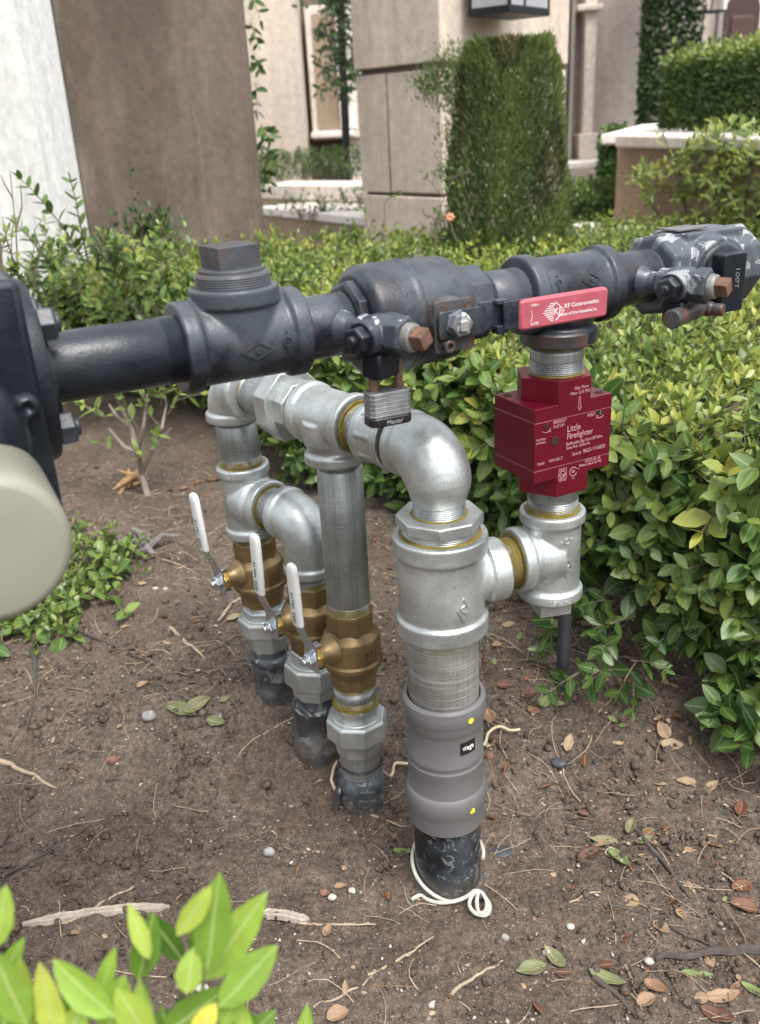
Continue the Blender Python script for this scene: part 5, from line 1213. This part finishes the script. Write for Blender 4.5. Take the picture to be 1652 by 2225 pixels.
# ---- blurred shoots right in front of the lens, bottom left
M_near = mat_leaf('near_leaf', [(0, (.05, .12, .015)), (.4, (.12, .24, .03)), (.7, (.27, .42, .06)), (.9, (.50, .58, .10)), (1, (.72, .56, .05))], .38, .40, (.5, .6, .25))
def f_(L, s):
    Y = .375
    def lf(x0, y0, x1, y1, w, t, Yo=0., tw=0.): 
        a, b = at_y(x0, y0, Y+Yo), at_y(x1, y1, Y+Yo+.01); d = b-a; L.add(a, d, unit(Vector((tw, -1, .35))), d.length, d.length*w, t)
    for q_ in ((450, 2110, 478, 1900, .34, .55, .0, .2), (445, 2130, 575, 1945, .34, .72, .01, -.3), (455, 2100, 600, 2050, .0, .5), (430, 2120, 425, 2000, .3, .35, .02), (325, 2085, 280, 1965, .30, .80, .0, .4), (300, 2130, 335, 1990, .42, .42, .01, .3), (385, 2035, 460, 1925, .42, .80, -.01, .5), (400, 2090, 320, 1985, .45, .12, .02),
        (405, 2160, 420, 2062, .62, .74, -.01), (475, 2190, 602, 2055, .42, .62, -.01, -.5), (480, 2240, 540, 2110, .3, .65, -.01), (250, 2210, 110, 2092, .42, .70, -.02, .2), (130, 2290, 85, 2090, .26, .90, -.02, .2), (170, 2290, 160, 2110, .3, .62, -.01, .3), (330, 2290, 300, 2130, .32, .70, -.02, -.3), (540, 2290, 520, 2170, .32, .74, -.01, .3), (60, 2260, 40, 2085, .34, .78, -.01), (60, 2230, -20, 2070, .5, .65, -.02), (-10, 2150, 50, 2040, .35, .6, .0), (210, 2180, 250, 2060, .3, .66, .0), (280, 2210, 225, 2110, .4, .60, .0),
        (-10, 2060, 12, 1925, .45, .72, -.03), (230, 2260, 270, 2120, .5, .7, -.01), (330, 2260, 250, 2150, .6, .78, -.02), (350, 2250, 500, 2150, .5, .5, .0), (420, 2260, 470, 2180, .6, .95, -.02), (560, 2280, 480, 2160, .5, .4, .0), (660, 2290, 668, 2185, .35, .66, .0), (140, 2280, 180, 2180, .6, .75, -.02), (20, 2290, 0, 2150, .6, .6, -.02), (380, 2300, 350, 2190, .6, .35, .01), (500, 2290, 600, 2200, .5, .45, .01)):
        lf(*q_)
    for bb in ([(440, 2300), (436, 2200), (445, 2110)], [(385, 2300), (392, 2190), (400, 2090)], [(310, 2300), (318, 2180), (322, 2080)], [(480, 2300), (478, 2190)], [(60, 2300), (70, 2200), (60, 2120)]):
        arm(s, [at_y(x, y, Y+.012) for x, y in bb], .0016, .0010, 8)
    for bb in ([(440, 2300), (430, 2700), (420, 3300)], [(60, 2300), (120, 2800), (250, 3300)]):
        arm(s, [at_y(x, y, Y+.012) for x, y in bb], .0028, .0018, 8)
shrub('foreground_shrub', 'out-of-focus bright green leaves rising into the bottom left corner', 'shrub', (at_y(300, 2225, .375).x, .375, 0), f_, M_near, M_gstem)
# ================================================================== things lying on the soil
def gnormal(x, y):
    e = .02; return Vector((ground_z(x-e, y)-ground_z(x+e, y), ground_z(x, y-e)-ground_z(x, y+e), 2*e)).normalized()
def fallen_leaf(px, py, L_, wr, ang, tone, label, curl=.5, lift=.3, group=None, torn=0.):
    """a dry leaf as a real sheet: cupped along the midrib, curled at the tip, with a stalk"""
    p = on_ground(px, py); n = gnormal(p.x, p.y); a = R(ang); d = unit(Vector((math.cos(a), math.sin(a), 0))-n*n.dot(Vector((math.cos(a), math.sin(a), 0)))); x = d.cross(n)
    nr, nc = 12, 7; v = []; rib = []; sd_ = random.random()*50
    for i in range(nr+1):
        t = i/nr; w = math.sin(math.pi*min(1, t**.85))**.75*(1-.15*t) if 0 < t < 1 else .02
        for j in range(nc):
            s_ = (j/(nc-1)-.5)*2; ww = w*(1+.10*noise.noise(Vector((t*5, s_, sd_)))-(torn*max(0, noise.noise(Vector((t*9, s_*2, sd_+4))))))
            z = lift*(abs(s_)**1.6)*wr*.5*math.sin(math.pi*t*.9+.2) + curl*(t-.45)**2*.55 + .05*noise.noise(Vector((t*4, s_*2, sd_)))
            q_ = p + d*((t-.5)*L_) + x*(s_*ww*wr*L_*.5) + n*(z*L_+.0022); v.append(q_); rib.append(1. if j == nc//2 else .6*(1-abs(s_)))
    f = [(i*nc+j, i*nc+j+1, (i+1)*nc+j+1, (i+1)*nc+j) for i in range(nr) for j in range(nc-1)]
    me = fast_mesh('fallen_leaf', np.array([tuple(c-p) for c in v]), np.array(f), [M_leafdry], {'tone': [tone+.06*noise.noise(c*60) for c in v], 'rib': rib})
    o = bpy.data.objects.new('fallen_leaf', me); COL.objects.link(o); o.location = p
    sm = o.modifiers.new('thick', 'SOLIDIFY'); sm.thickness = .0003; tag(o, label, 'leaf', group)
    return o
BR, TANL, OR, GRN, YG, PINKB = .08, .5, .3, .82, .95, .2
LEAVES = [
 (1155, 2110, .040, .62, 190, GRN, 'olive leaf lying with another one right of the knotted white cord'), (1205, 2085, .038, .5, 120, .78, 'dull green leaf overlapping the olive one right of the cord loop'),
 (1320, 2130, .046, .42, -30, .84, 'long pointed olive leaf alone on bare soil right of the paired leaves'),
 (1345, 1870, .042, .45, -60, .86, 'green-grey leaf pointing down at the front of the dry cluster'), (1310, 1830, .040, .5, 170, .74, 'dark olive leaf at the left of the dry cluster'), (1370, 1800, .034, .45, 60, .80, 'pale olive leaf at the top of the dry cluster'), (1400, 1830, .030, .45, 20, .88, 'greenish folded leaf at the right of the dry cluster'), (1280, 1860, .036, .6, 200, .07, 'blackish curled leaf tucked under the dry cluster'),
 (1408, 1808, .018, .6, 10, .97, 'small bright yellow-green leaf beside the dry cluster'),
 (1610, 1930, .032, .75, 200, .22, 'broad rust-red leaf near the right edge'), (1615, 1975, .036, .7, 160, .18, 'larger rusty leaf just below another near the right edge'), (1580, 1960, .014, .8, 10, .96, 'small yellow-green leaf scrap among rusty leaves at the right edge'),
 (1480, 1990, .020, .6, -70, .42, 'small tan pointed leaf above the jagged one, left of rusty leaves'), (1437, 2020, .024, .7, -50, .50, 'jagged tan leaf below the small pointed one'), (1425, 2150, .030, .6, -40, .34, 'smooth orange-brown leaf overlapping a round one near the bottom'), (1405, 2178, .026, .75, 20, .40, 'round dull brown leaf below the smooth orange-brown leaf'),
 (1500, 2118, .022, .55, -10, .92, 'creamy yellow folded leaf near the bottom right'), (1530, 2122, .022, .35, -5, .90, 'thin yellowish leaf right of the creamy folded one'),
 (1570, 2170, .044, .5, 10, .47, 'large torn tan leaf in the bottom right corner'), (1560, 2210, .040, .6, -30, .10, 'dark brown leaf at the bottom edge right of centre'), (1640, 2160, .036, .3, -50, .98, 'narrow fresh green leaf entering at the bottom right edge'), (1600, 2150, .026, .6, 40, .28, 'orange leaf under the large torn tan one'),
 (1598, 1600, .034, .8, 80, .45, 'upright veined golden leaf at the right edge below the dark bush'), (1440, 1590, .032, .7, 100, .52, 'pale pinkish-tan leaf in the twiggy litter'), (1460, 1620, .036, .6, -10, .54, 'second pale tan leaf just below, in the twiggy litter'), (1235, 1615, .032, .55, 70, .5, 'pale torn leaf right of the tan cable end'),
 (1545, 1710, .028, .5, 30, .52, 'light beige leaf among twigs at mid right'), (1490, 1700, .030, .5, 170, .48, 'beige curled leaf left of the light one at mid right'), (1610, 1760, .034, .6, 60, .16, 'reddish brown leaf standing in litter at the right'), (1330, 1330+0, .02, .6, 0, .93, ''),
 (1062, 1558, .028, .8, 100, .36, 'tan round leaf touching the rim of the grey coupling'), (1098, 1490, .030, .65, -5, .10, 'dark red-brown leaf right of the scraped pipe'), (1150, 1508, .032, .5, 20, .08, 'chestnut leaf left of the black conduit foot'), (1182, 1525, .026, .8, 40, .90, 'green leaf on soil just below the black conduit foot'), (1160, 1545, .024, .6, -20, .26, 'orange leaf half under the green one below the conduit'), (1215, 1530, .020, .5, 0, .86, 'dull olive leaf right of the green one below the conduit'),
 (1330, 1565, .018, .6, -40, .93, 'pale yellow leaf below the drooping hedge sprouts'), (1352, 1578, .014, .6, 0, .95, 'tiny yellow-green leaf beside the pale yellow one'), (1375, 1480, .022, .6, 30, .24, 'orange leaf in the shade at the hedge foot'), (1310, 1480, .020, .6, 0, .50, 'light leaf in the shade right of the conduit'),
 (1105, 1360, .026, .6, 20, .52, 'straw-coloured leaf under the silver plug'), (1130, 1385, .020, .55, 60, .9, 'greenish leaf scrap below the silver plug'), (1075, 1440, .018, .4, 80, .93, 'thin green leaf right of the silver reducing tee'), (1040, 1375, .016, .6, 0, .2, 'small orange leaf close to the silver reducing tee'), (1080, 1405, .018, .7, 0, .45, 'small round tan leaf below the link tee'),
 (875, 1855, .028, .5, -10, .99, 'light yellow-green leaf touching the left of the thick riser'), (395, 1545, .056, .45, -25, .80, 'large dry olive leaf, left one of the crumpled pair on open soil'), (430, 1535, .050, .55, 35, .78, 'crumpled olive leaf, right one of the pair on open soil'), (470, 1570, .034, .6, -20, .84, 'pale olive leaf right of the crumpled pair'), (490, 1520, .020, .7, 20, .82, 'small olive leaf above the crumpled pair'),
 (510, 1345, .030, .55, 20, .72, 'dark green leaf left of the back union'), (365, 1400, .022, .3, -30, .55, 'slim straw leaf on open soil left of the levers'), (155, 1420, .030, .35, -10, .97, 'little yellow leaf on bare soil at left'), (275, 1365, .022, .4, 0, .45, 'tan leaf beside the thin dark stick at left'), (310, 1490, .020, .7, 30, .45, 'pale pink-tan leaf on open soil left of centre'), (310, 1270, .018, .7, 0, .52, 'tiny pale leaf on the path of bare soil'),
 (465, 1045, .040, .5, 20, .14, 'dark red leaf lying behind the back left riser'), (500, 1060, .026, .55, 30, .88, 'green leaf beside the dark red one behind the riser'), (400, 1065, .024, .7, 10, .28, 'orange leaf by the foot of the bare-stemmed shrub'), (395, 1235, .022, .25, 30, .55, 'slim tan leaf left of the first lever'), (430, 1050, .024, .6, 60, .25, 'rusty leaf right of the bare-stemmed shrub'), (480, 1015, .024, .6, 0, .30, 'orange-brown leaf far behind the back riser'),
 (1010, 1265, .020, .3, 0, .5, ''), (990, 1290, .014, .8, 0, .27, ''), (712, 2025, .020, .6, 70, .40, 'tan leaf standing on the soil left of the white root'), (735, 2210, .028, .8, 20, .42, 'broken tan leaf at the bottom edge left of centre'), (750, 2150, .022, .35, 90, .55, 'slim pale leaf above the broken one at the bottom'), (845, 2000-50, .016, .6, 90, .2, 'small orange-brown leaf left of the cord end'), (625, 1800, .024, .5, 10, .12, 'dark leaf left of the front riser foot'), (740, 1930, .018, .6, 10, .42, ''),
]
n_lab = 0
for (px, py, L_, wr, ang, tone, lab) in LEAVES:
    o = fallen_leaf(px, py, L_, wr, ang, tone, lab or 'tiny dry leaf fragment on the bare soil', curl=random.uniform(.3, 1.), lift=random.uniform(.2, .8), torn=.5 if 'torn' in lab or 'jagged' in lab or 'crumpled' in lab else .1, group='fallen leaves' if lab else 'tiny dry leaf fragments')
def ground_path(pts, dz): return [on_ground(x, y, dz) for x, y in pts]
TW = [
 ([(1378, 1800), (1420, 1850), (1460, 1900), (1500, 1955)], .0042, M_twig, 'dark curved twig running down from the dry leaf cluster'), ([(1330, 1970), (1390, 1985), (1440, 2005), (1500, 2040), (1560, 2058)], .0030, M_twig, 'thin dark root crossing the soil left of rusty leaves'),
 ([(1680, 2070), (1580, 2072), (1500, 2080), (1420, 2085)], .0070, M_twig, 'thick dark stick entering from the right edge'), ([(1290, 2128), (1330, 2160), (1370, 2195), (1400, 2225)], .0042, M_twig, 'dark bent stick at the bottom edge right of centre'),
 ([(800, 2120), (850, 2095), (900, 2065), (945, 2035)], .0022, M_ltwig, 'pale straw-like twig below the cord loop, upper one'), ([(965, 2175), (1010, 2140), (1055, 2110), (1090, 2090)], .0026, M_ltwig, 'pale twig below the thick riser, lower one'),
 ([(680, 2190), (740, 2165), (790, 2140), (830, 2100)], .0018, M_ltwig, 'thin pale root curving near the bottom centre'), ([(650, 2008), (720, 2010), (770, 2012), (815, 2013)], .0020, M_ltwig, 'light straight twig right of the pale bark strip'),
 ([(145, 1365), (200, 1385), (260, 1410), (335, 1445)], .0038, M_twig, 'dark stick on the soil at left with a peeled end'), ([(68, 1410), (78, 1450), (75, 1520), (60, 1590)], .0045, M_twig, 'bent dark twig near the left edge'),
 ([(0, 1655), (30, 1668), (70, 1685), (120, 1715)], .0045, M_ltwig, 'pale thick twig at the left edge'), ([(130, 2010), (180, 1990), (240, 1955), (290, 1930)], .0030, M_ltwig, 'pale forked twig on the soil at lower left'),
 ([(0, 1905), (60, 1880), (110, 1850), (160, 1830)], .0024, M_twig, 'thin dark root low on the left side'), ([(0, 1840), (30, 1800), (70, 1770), (100, 1745)], .0024, M_twig, 'dark twig slanting up at the left edge'), ([(90, 1850), (150, 1830), (210, 1780), (270, 1770)], .0026, M_twig, 'long thin dark root at lower left'),
 ([(475, 1350), (510, 1310), (560, 1290), (610, 1280)], .0030, M_ltwig, 'curved pale root behind the back lever'), ([(725, 1750), (780, 1765), (840, 1785), (895, 1800)], .0026, M_ltwig, 'pinkish twig at the foot of the front riser'), ([(640, 1530), (560, 1580), (520, 1640), (500, 1690)], .0016, M_ltwig, 'hair-thin root looping left of the middle riser'),
 ([(1290, 1660), (1320, 1640), (1350, 1620), (1365, 1600)], .0026, M_twig, 'short dark stick in the litter right of the black stone'), ([(1110, 1455), (1150, 1445), (1190, 1440)], .0028, M_twig, 'small black twig left of the conduit'),
 ([(350, 1215), (400, 1232), (440, 1255), (470, 1270)], .0016, M_ltwig, 'thin pale root on open soil left of the levers'), ([(600, 2045), (560, 2040), (500, 2060)], .0018, M_ltwig, 'small pale twig behind the near leaves'), ([(1240, 1960), (1300, 1940), (1370, 1960), (1440, 1980)], .0014, M_ltwig, 'thin pale rootlet above the olive leaves'),
 ([(440, 1175), (470, 1150), (500, 1135)], .0015, M_ltwig, 'short straw left of the back union'), ([(920, 1560), (900, 1590), (880, 1610)], .0012, M_ltwig, 'tiny straw left of the grey coupling'),
 ([(1330, 2010), (1345, 2060), (1360, 2110), (1385, 2165)], .0010, M_ltwig, 'pair of orange pine needles, long one, near the bottom right'), ([(1320, 2040), (1350, 2080), (1372, 2130)], .0010, M_ltwig, 'short pine needle beside the long one near the bottom right'),
 ([(370, 1365), (390, 1385), (430, 1415), (445, 1430)], .0036, M_ltwig, 'grey weathered stick on open soil left of the black tie'), ([(1360, 1350), (1440, 1320), (1530, 1340)], .0034, M_stem, 'bare low hedge branch arching over shaded soil'),
]
for pts, r_, mt, lab in TW: tube_thing('twig', ground_path(pts, r_*.6), r_, mt, lab, 'twig', 7, 'twigs and roots', wob=.004, taper=.45)
# bark strip
for k, (pts, lab) in enumerate((([(50, 2012), (120, 1998), (200, 1985), (290, 1975), (370, 1975)], 'long pale split bark strip on the soil behind the near leaves'), ([(560, 1985), (620, 1990), (672, 2003)], 'shorter pale bark piece right of the near leaves'))):
    P_ = ground_path(pts, .003); mb = MB(); prev = None
    for i in range(41):
        t = i/40*(len(P_)-1); j = min(int(t), len(P_)-2); c = P_[j].lerp(P_[j+1], t-j); d = unit(P_[j+1]-P_[j]); sd2 = d.cross(ZUP).normalized()
        w_ = (.0070+.0030*noise.noise(Vector((i*.3, k, 0))))*min(1, (i+1)/9)*min(1, (42-i)/7); hgt = .003+.0015*noise.noise(Vector((i*.7, k, 3)))
        rg = mb.ring(Matrix.Identity(4), [c-sd2*w_-ZUP*.004, c-sd2*w_*.7+ZUP*hgt, c-sd2*w_*.15+ZUP*hgt*.4, c+sd2*w_*.3+ZUP*hgt*1.1, c+sd2*w_*.8+ZUP*hgt*.8, c+sd2*w_-ZUP*.004])
        if prev: mb.bridge(prev, rg)
        else: mb.face(rg[::-1])
        prev = rg
    mb.face(prev); tag(rebase(part('bark_strip', mb, M_bark)), lab, 'bark', 'pale bark strips')
# stones
def rock(px, py, r_, col, label, flat=.6, name='stone', mt=None, group='stones'):
    p = on_ground(px, py); mb = MB(); n = 10; v = []; sd_ = random.random()*90; prev = None
    for i in range(1, n):
        th = math.pi*i/n; rg = []
        pts = []
        for j in range(14):
            ph = 2*math.pi*j/14; c = Vector((math.sin(th)*math.cos(ph), math.sin(th)*math.sin(ph)*.8, math.cos(th)*flat)); pts.append(p+c*r_*(1+.25*noise.noise(c*1.4+Vector((sd_, 0, 0)))+.06*noise.noise(c*5))+ZUP*r_*flat*.45)
        rg = mb.ring(Matrix.Identity(4), pts)
        if prev: mb.bridge(rg, prev)
        else: mb.face(rg)
        prev = rg
    mb.face(prev[::-1]); return tag(rebase(part(name, mb, mt or mat_plain('stone_'+name, col, .85, 0, .3, 90, .5), sharp=60)), label, 'stone', group)
M_s1 = mat_plain('grey_stone', (.26, .25, .24), .85, 0, .25, 80, .6); M_s2 = mat_plain('white_stone', (.38, .365, .34), .8, 0, .2, 90, .5); M_s3 = mat_plain('dark_slate', (.045, .05, .058), .5, 0, .3, 60, .3); M_s4 = mat_plain('reddish_clod', (.20, .10, .07), .9, 0, .4, 120, .7)
for px, py, r_, mt, fl3, lab in ((1215, 1660, .0135, M_s3, .5, 'smooth black-blue stone in the litter right of the coupling'), (585, 1855, .0085, M_s1, .8, 'round grey pebble left of the front riser'), (325, 1558, .0120, M_s1, .7, 'grey angular stone beside the crumpled olive leaves'), (245, 1655, .0095, M_s4, .8, 'reddish clod on soil at left'), (765, 1945-8, .0055, M_s2, .7, 'small white stone left of the cord, upper one'), (722, 1952, .0060, M_s2, .7, 'small white stone left of the cord, lower left one'), (703, 1942, .0060, M_s4, .8, 'reddish pebble between white stones left of the cord'),
    (1188, 2072, .0055, M_s2, .7, 'white chip alone near the bottom centre right'), (942, 2185, .0065, M_s2, .6, 'white pebble near the bottom centre'), (1410, 2092, .0060, M_s2, .7, 'white stone left of the thick dark stick'), (338, 1280, .0065, M_s2, .5, 'white pebble on open soil, left one of two'), (345+15, 1281, .0060, M_s2, .5, 'white pebble on open soil, right one of two'), (1098, 2030+10, .0060, M_s1, .8, 'grey pebble right of the cord loop'), (1063, 1643, .0075, M_s4, .8, 'round reddish clod touching the thick riser at right'),
    (1090, 1850, .0150, M_s3, .12, 'flat dark slate chip right of the thick riser'), (1190, 1245, .008, M_s2, .6, 'white pebble hidden in shade behind the link'), (440, 2150, .008, M_s2, .6, 'pale pebble behind the near leaves'), (1240, 2015, .0055, M_s2, .6, 'pale pebble above the olive leaf pair')):
    rock(px, py, r_, None, lab, fl3, mt=mt)
# a stump of grey roots by the ground cover, as one thing
mb = MB()
for k in range(9):
    b = on_ground(random.uniform(262, 335), random.uniform(1165, 1200), .004); d = Vector((random.gauss(0, .5), random.gauss(0, .3), .25)); mb.tube([b-d*.04, b, b+d*.04+rv_(.01), b+d*.07], [.003, .008, .006, .002], 7)
tag(rebase(part('root_stump', mb, mat_plain('grey_rootwood', (.16, .145, .14), .85, 0, .5, 60, .8))), 'knot of weathered grey roots beside the creeping plant', 'stump')
mb = MB()
for k in range(14):
    b = on_ground(random.uniform(272, 296), random.uniform(1040, 1066), .010); mb.tube([b, b+rv_(.01), b+rv_(.02)], [.006, .008, .002], 7)
tag(rebase(part('mushroom_clump', mb, mat_plain('orange_fungus', (.36, .22, .10), .7, 0, .5, 60, .5))), 'crumpled orange clump on the soil by the bare-stemmed shrub', 'fungus')
# ---- grit, chips and rootlets: uncountable
def grit():
    N = 26000; base = np.array([(1, 0, 0), (-1, 0, 0), (0, 1, 0), (0, -1, 0), (0, 0, 1), (0, 0, -1)], float)
    F8 = np.array([(0, 2, 4), (2, 1, 4), (1, 3, 4), (3, 0, 4), (2, 0, 5), (1, 2, 5), (3, 1, 5), (0, 3, 5)])
    V_, T_ = [], []
    k = 0
    while k < N:
        x, y = random.uniform(-1.15, .95), .68+1.6*random.random()**1.3
        p = Vector((x, y, 0)); p.z = ground_z(x, y)
        if not in_view(p, 20): continue
        den = noise.noise(Vector((x*3, y*3, 5)))
        if den < -.15 and random.random() < .6: continue
        r_ = .0006*random.paretovariate(2.6); r_ = min(r_, .0034)
        w_ = rng.uniform(.6, 1.3, (6, 3))*base*r_*np.array([1, 1, .7]); a = random.random()*6.3; ca, sa = math.cos(a), math.sin(a)
        w_ = np.stack([w_[:, 0]*ca-w_[:, 1]*sa, w_[:, 0]*sa+w_[:, 1]*ca, w_[:, 2]], 1)+w_[:, [1, 2, 0]]*.25
        V_.append(w_+np.array([p.x, p.y, p.z+r_*.25+random.uniform(.0005, .002)])); T_.append(np.full(6, random.random()**1.6 if r_ < .0025 else .2+.8*random.random()**1.5)); k += 1
    f = (F8[None]+(np.arange(N)*6)[:, None, None]).reshape(-1, 3)
    me = fast_mesh('grit', np.concatenate(V_), f, [M_pebble], {'tone': np.concatenate(T_)}, smooth=False); o = link('grit', me); o['kind'] = 'stuff'
grit()
def clods():
    N = 9000; V_, F_2 = [], []; base = []
    for i in range(1, 4):
        for j in range(6): a = 2*math.pi*(j+.5*(i % 2))/6; base.append((math.sin(math.pi*i/4)*math.cos(a), math.sin(math.pi*i/4)*math.sin(a), math.cos(math.pi*i/4)))
    base = np.array([(0, 0, 1)]+base+[(0, 0, -1)]); fs = [(0, 1+j, 1+(j+1) % 6) for j in range(6)]
    for i in (0, 1):
        for j in range(6): a, b, c_, d_ = 1+6*i+j, 1+6*i+(j+1) % 6, 7+6*i+(j+1) % 6, 7+6*i+j; fs += [(a, d_, c_), (a, c_, b)]
    fs += [(13+j, 19, 13+(j+1) % 6) for j in range(6)]; fs = np.array(fs); k = 0
    while k < N:
        x, y = random.uniform(-1.1, .9), .66+1.3*random.random()**1.2; p = Vector((x, y, ground_z(x, y)))
        if not in_view(p, 20): continue
        if noise.noise(Vector((x*4, y*4, 15))) < -.05 and random.random() < .75: continue
        r_ = min(.0075, .0014*random.paretovariate(2.2)); V_.append(base*rng.uniform(.75, 1.25, (20, 1))*r_*rng.uniform(.7, 1.2, (1, 3))+np.array([x, y, p.z+.001])); k += 1
    f = (fs[None]+(np.arange(N)*20)[:, None, None]).reshape(-1, 3)
    o = link('soil_clods', fast_mesh('soil_clods', np.concatenate(V_), f, [M_soil])); o['kind'] = 'stuff'
clods()
def rootlets():
    mb = MB()
    for k in range(3600):
        x, y = random.uniform(-1.1, .95), .70+1.5*random.random(); dens = 1.0 if (x > .1 and y > 1.0) or (x < -.25 and y > 1.25) or x > .3 else .3
        if random.random() > dens: continue
        p = Vector((x, y, ground_z(x, y)+.0016)); 
        if not in_view(p, 20): continue
        a = random.uniform(0, 6.28) if random.random() < .6 else random.gauss(2.6, .5); L_ = random.uniform(.015, .085); cu = random.gauss(0, .5); pts = []
        for i in range(6):
            t = i/5; pts.append(Vector((p.x, p.y, ground_z(p.x, p.y)+.0028+.003*math.sin(t*3.1)*random.random()))); a += cu*.3+random.gauss(0, .12); p = p+Vector((math.cos(a), math.sin(a), 0))*L_/5
        mb.tube(pts, [random.uniform(.0003, .0008)*1.0]*6, 3, m=random.choice((0, 0, 1, 2)), caps=False)
    o = part('rootlets', mb, [M_ltwig, M_twig, mat_plain('pine_needle', (.17, .10, .06), .8, 0, .3, 60, .2)]); o['kind'] = 'stuff'
rootlets()
def litter():
    L = Leaves()
    for k in range(5200):
        x, y = random.uniform(-1.1, 1.0), .72+1.9*random.random(); right_ = x > .18+.3*(1.0-y) and y > .85
        if not right_ and random.random() > .22: continue
        if y > front_y(x)+.5: continue
        p = Vector((x, y, ground_z(x, y)+.003)); 
        if not in_view(p, 20): continue
        s_ = random.uniform(.004, .011) if random.random() < (.72 if x > .3 else .92) else random.uniform(.013, .026)
        L.add(p, (random.gauss(0, 1), random.gauss(0, 1), random.gauss(0, .15)), ZUP+rv_(.35), s_, s_*random.uniform(.3, .8), random.choice((.1, .15, .25, .45, .5, .55, .05)))
    o = L.obj('leaf_litter', M_leafdry); o['kind'] = 'stuff'
litter()
for o in list(bpy.data.objects):
    if '_w' in o: del o['_w']
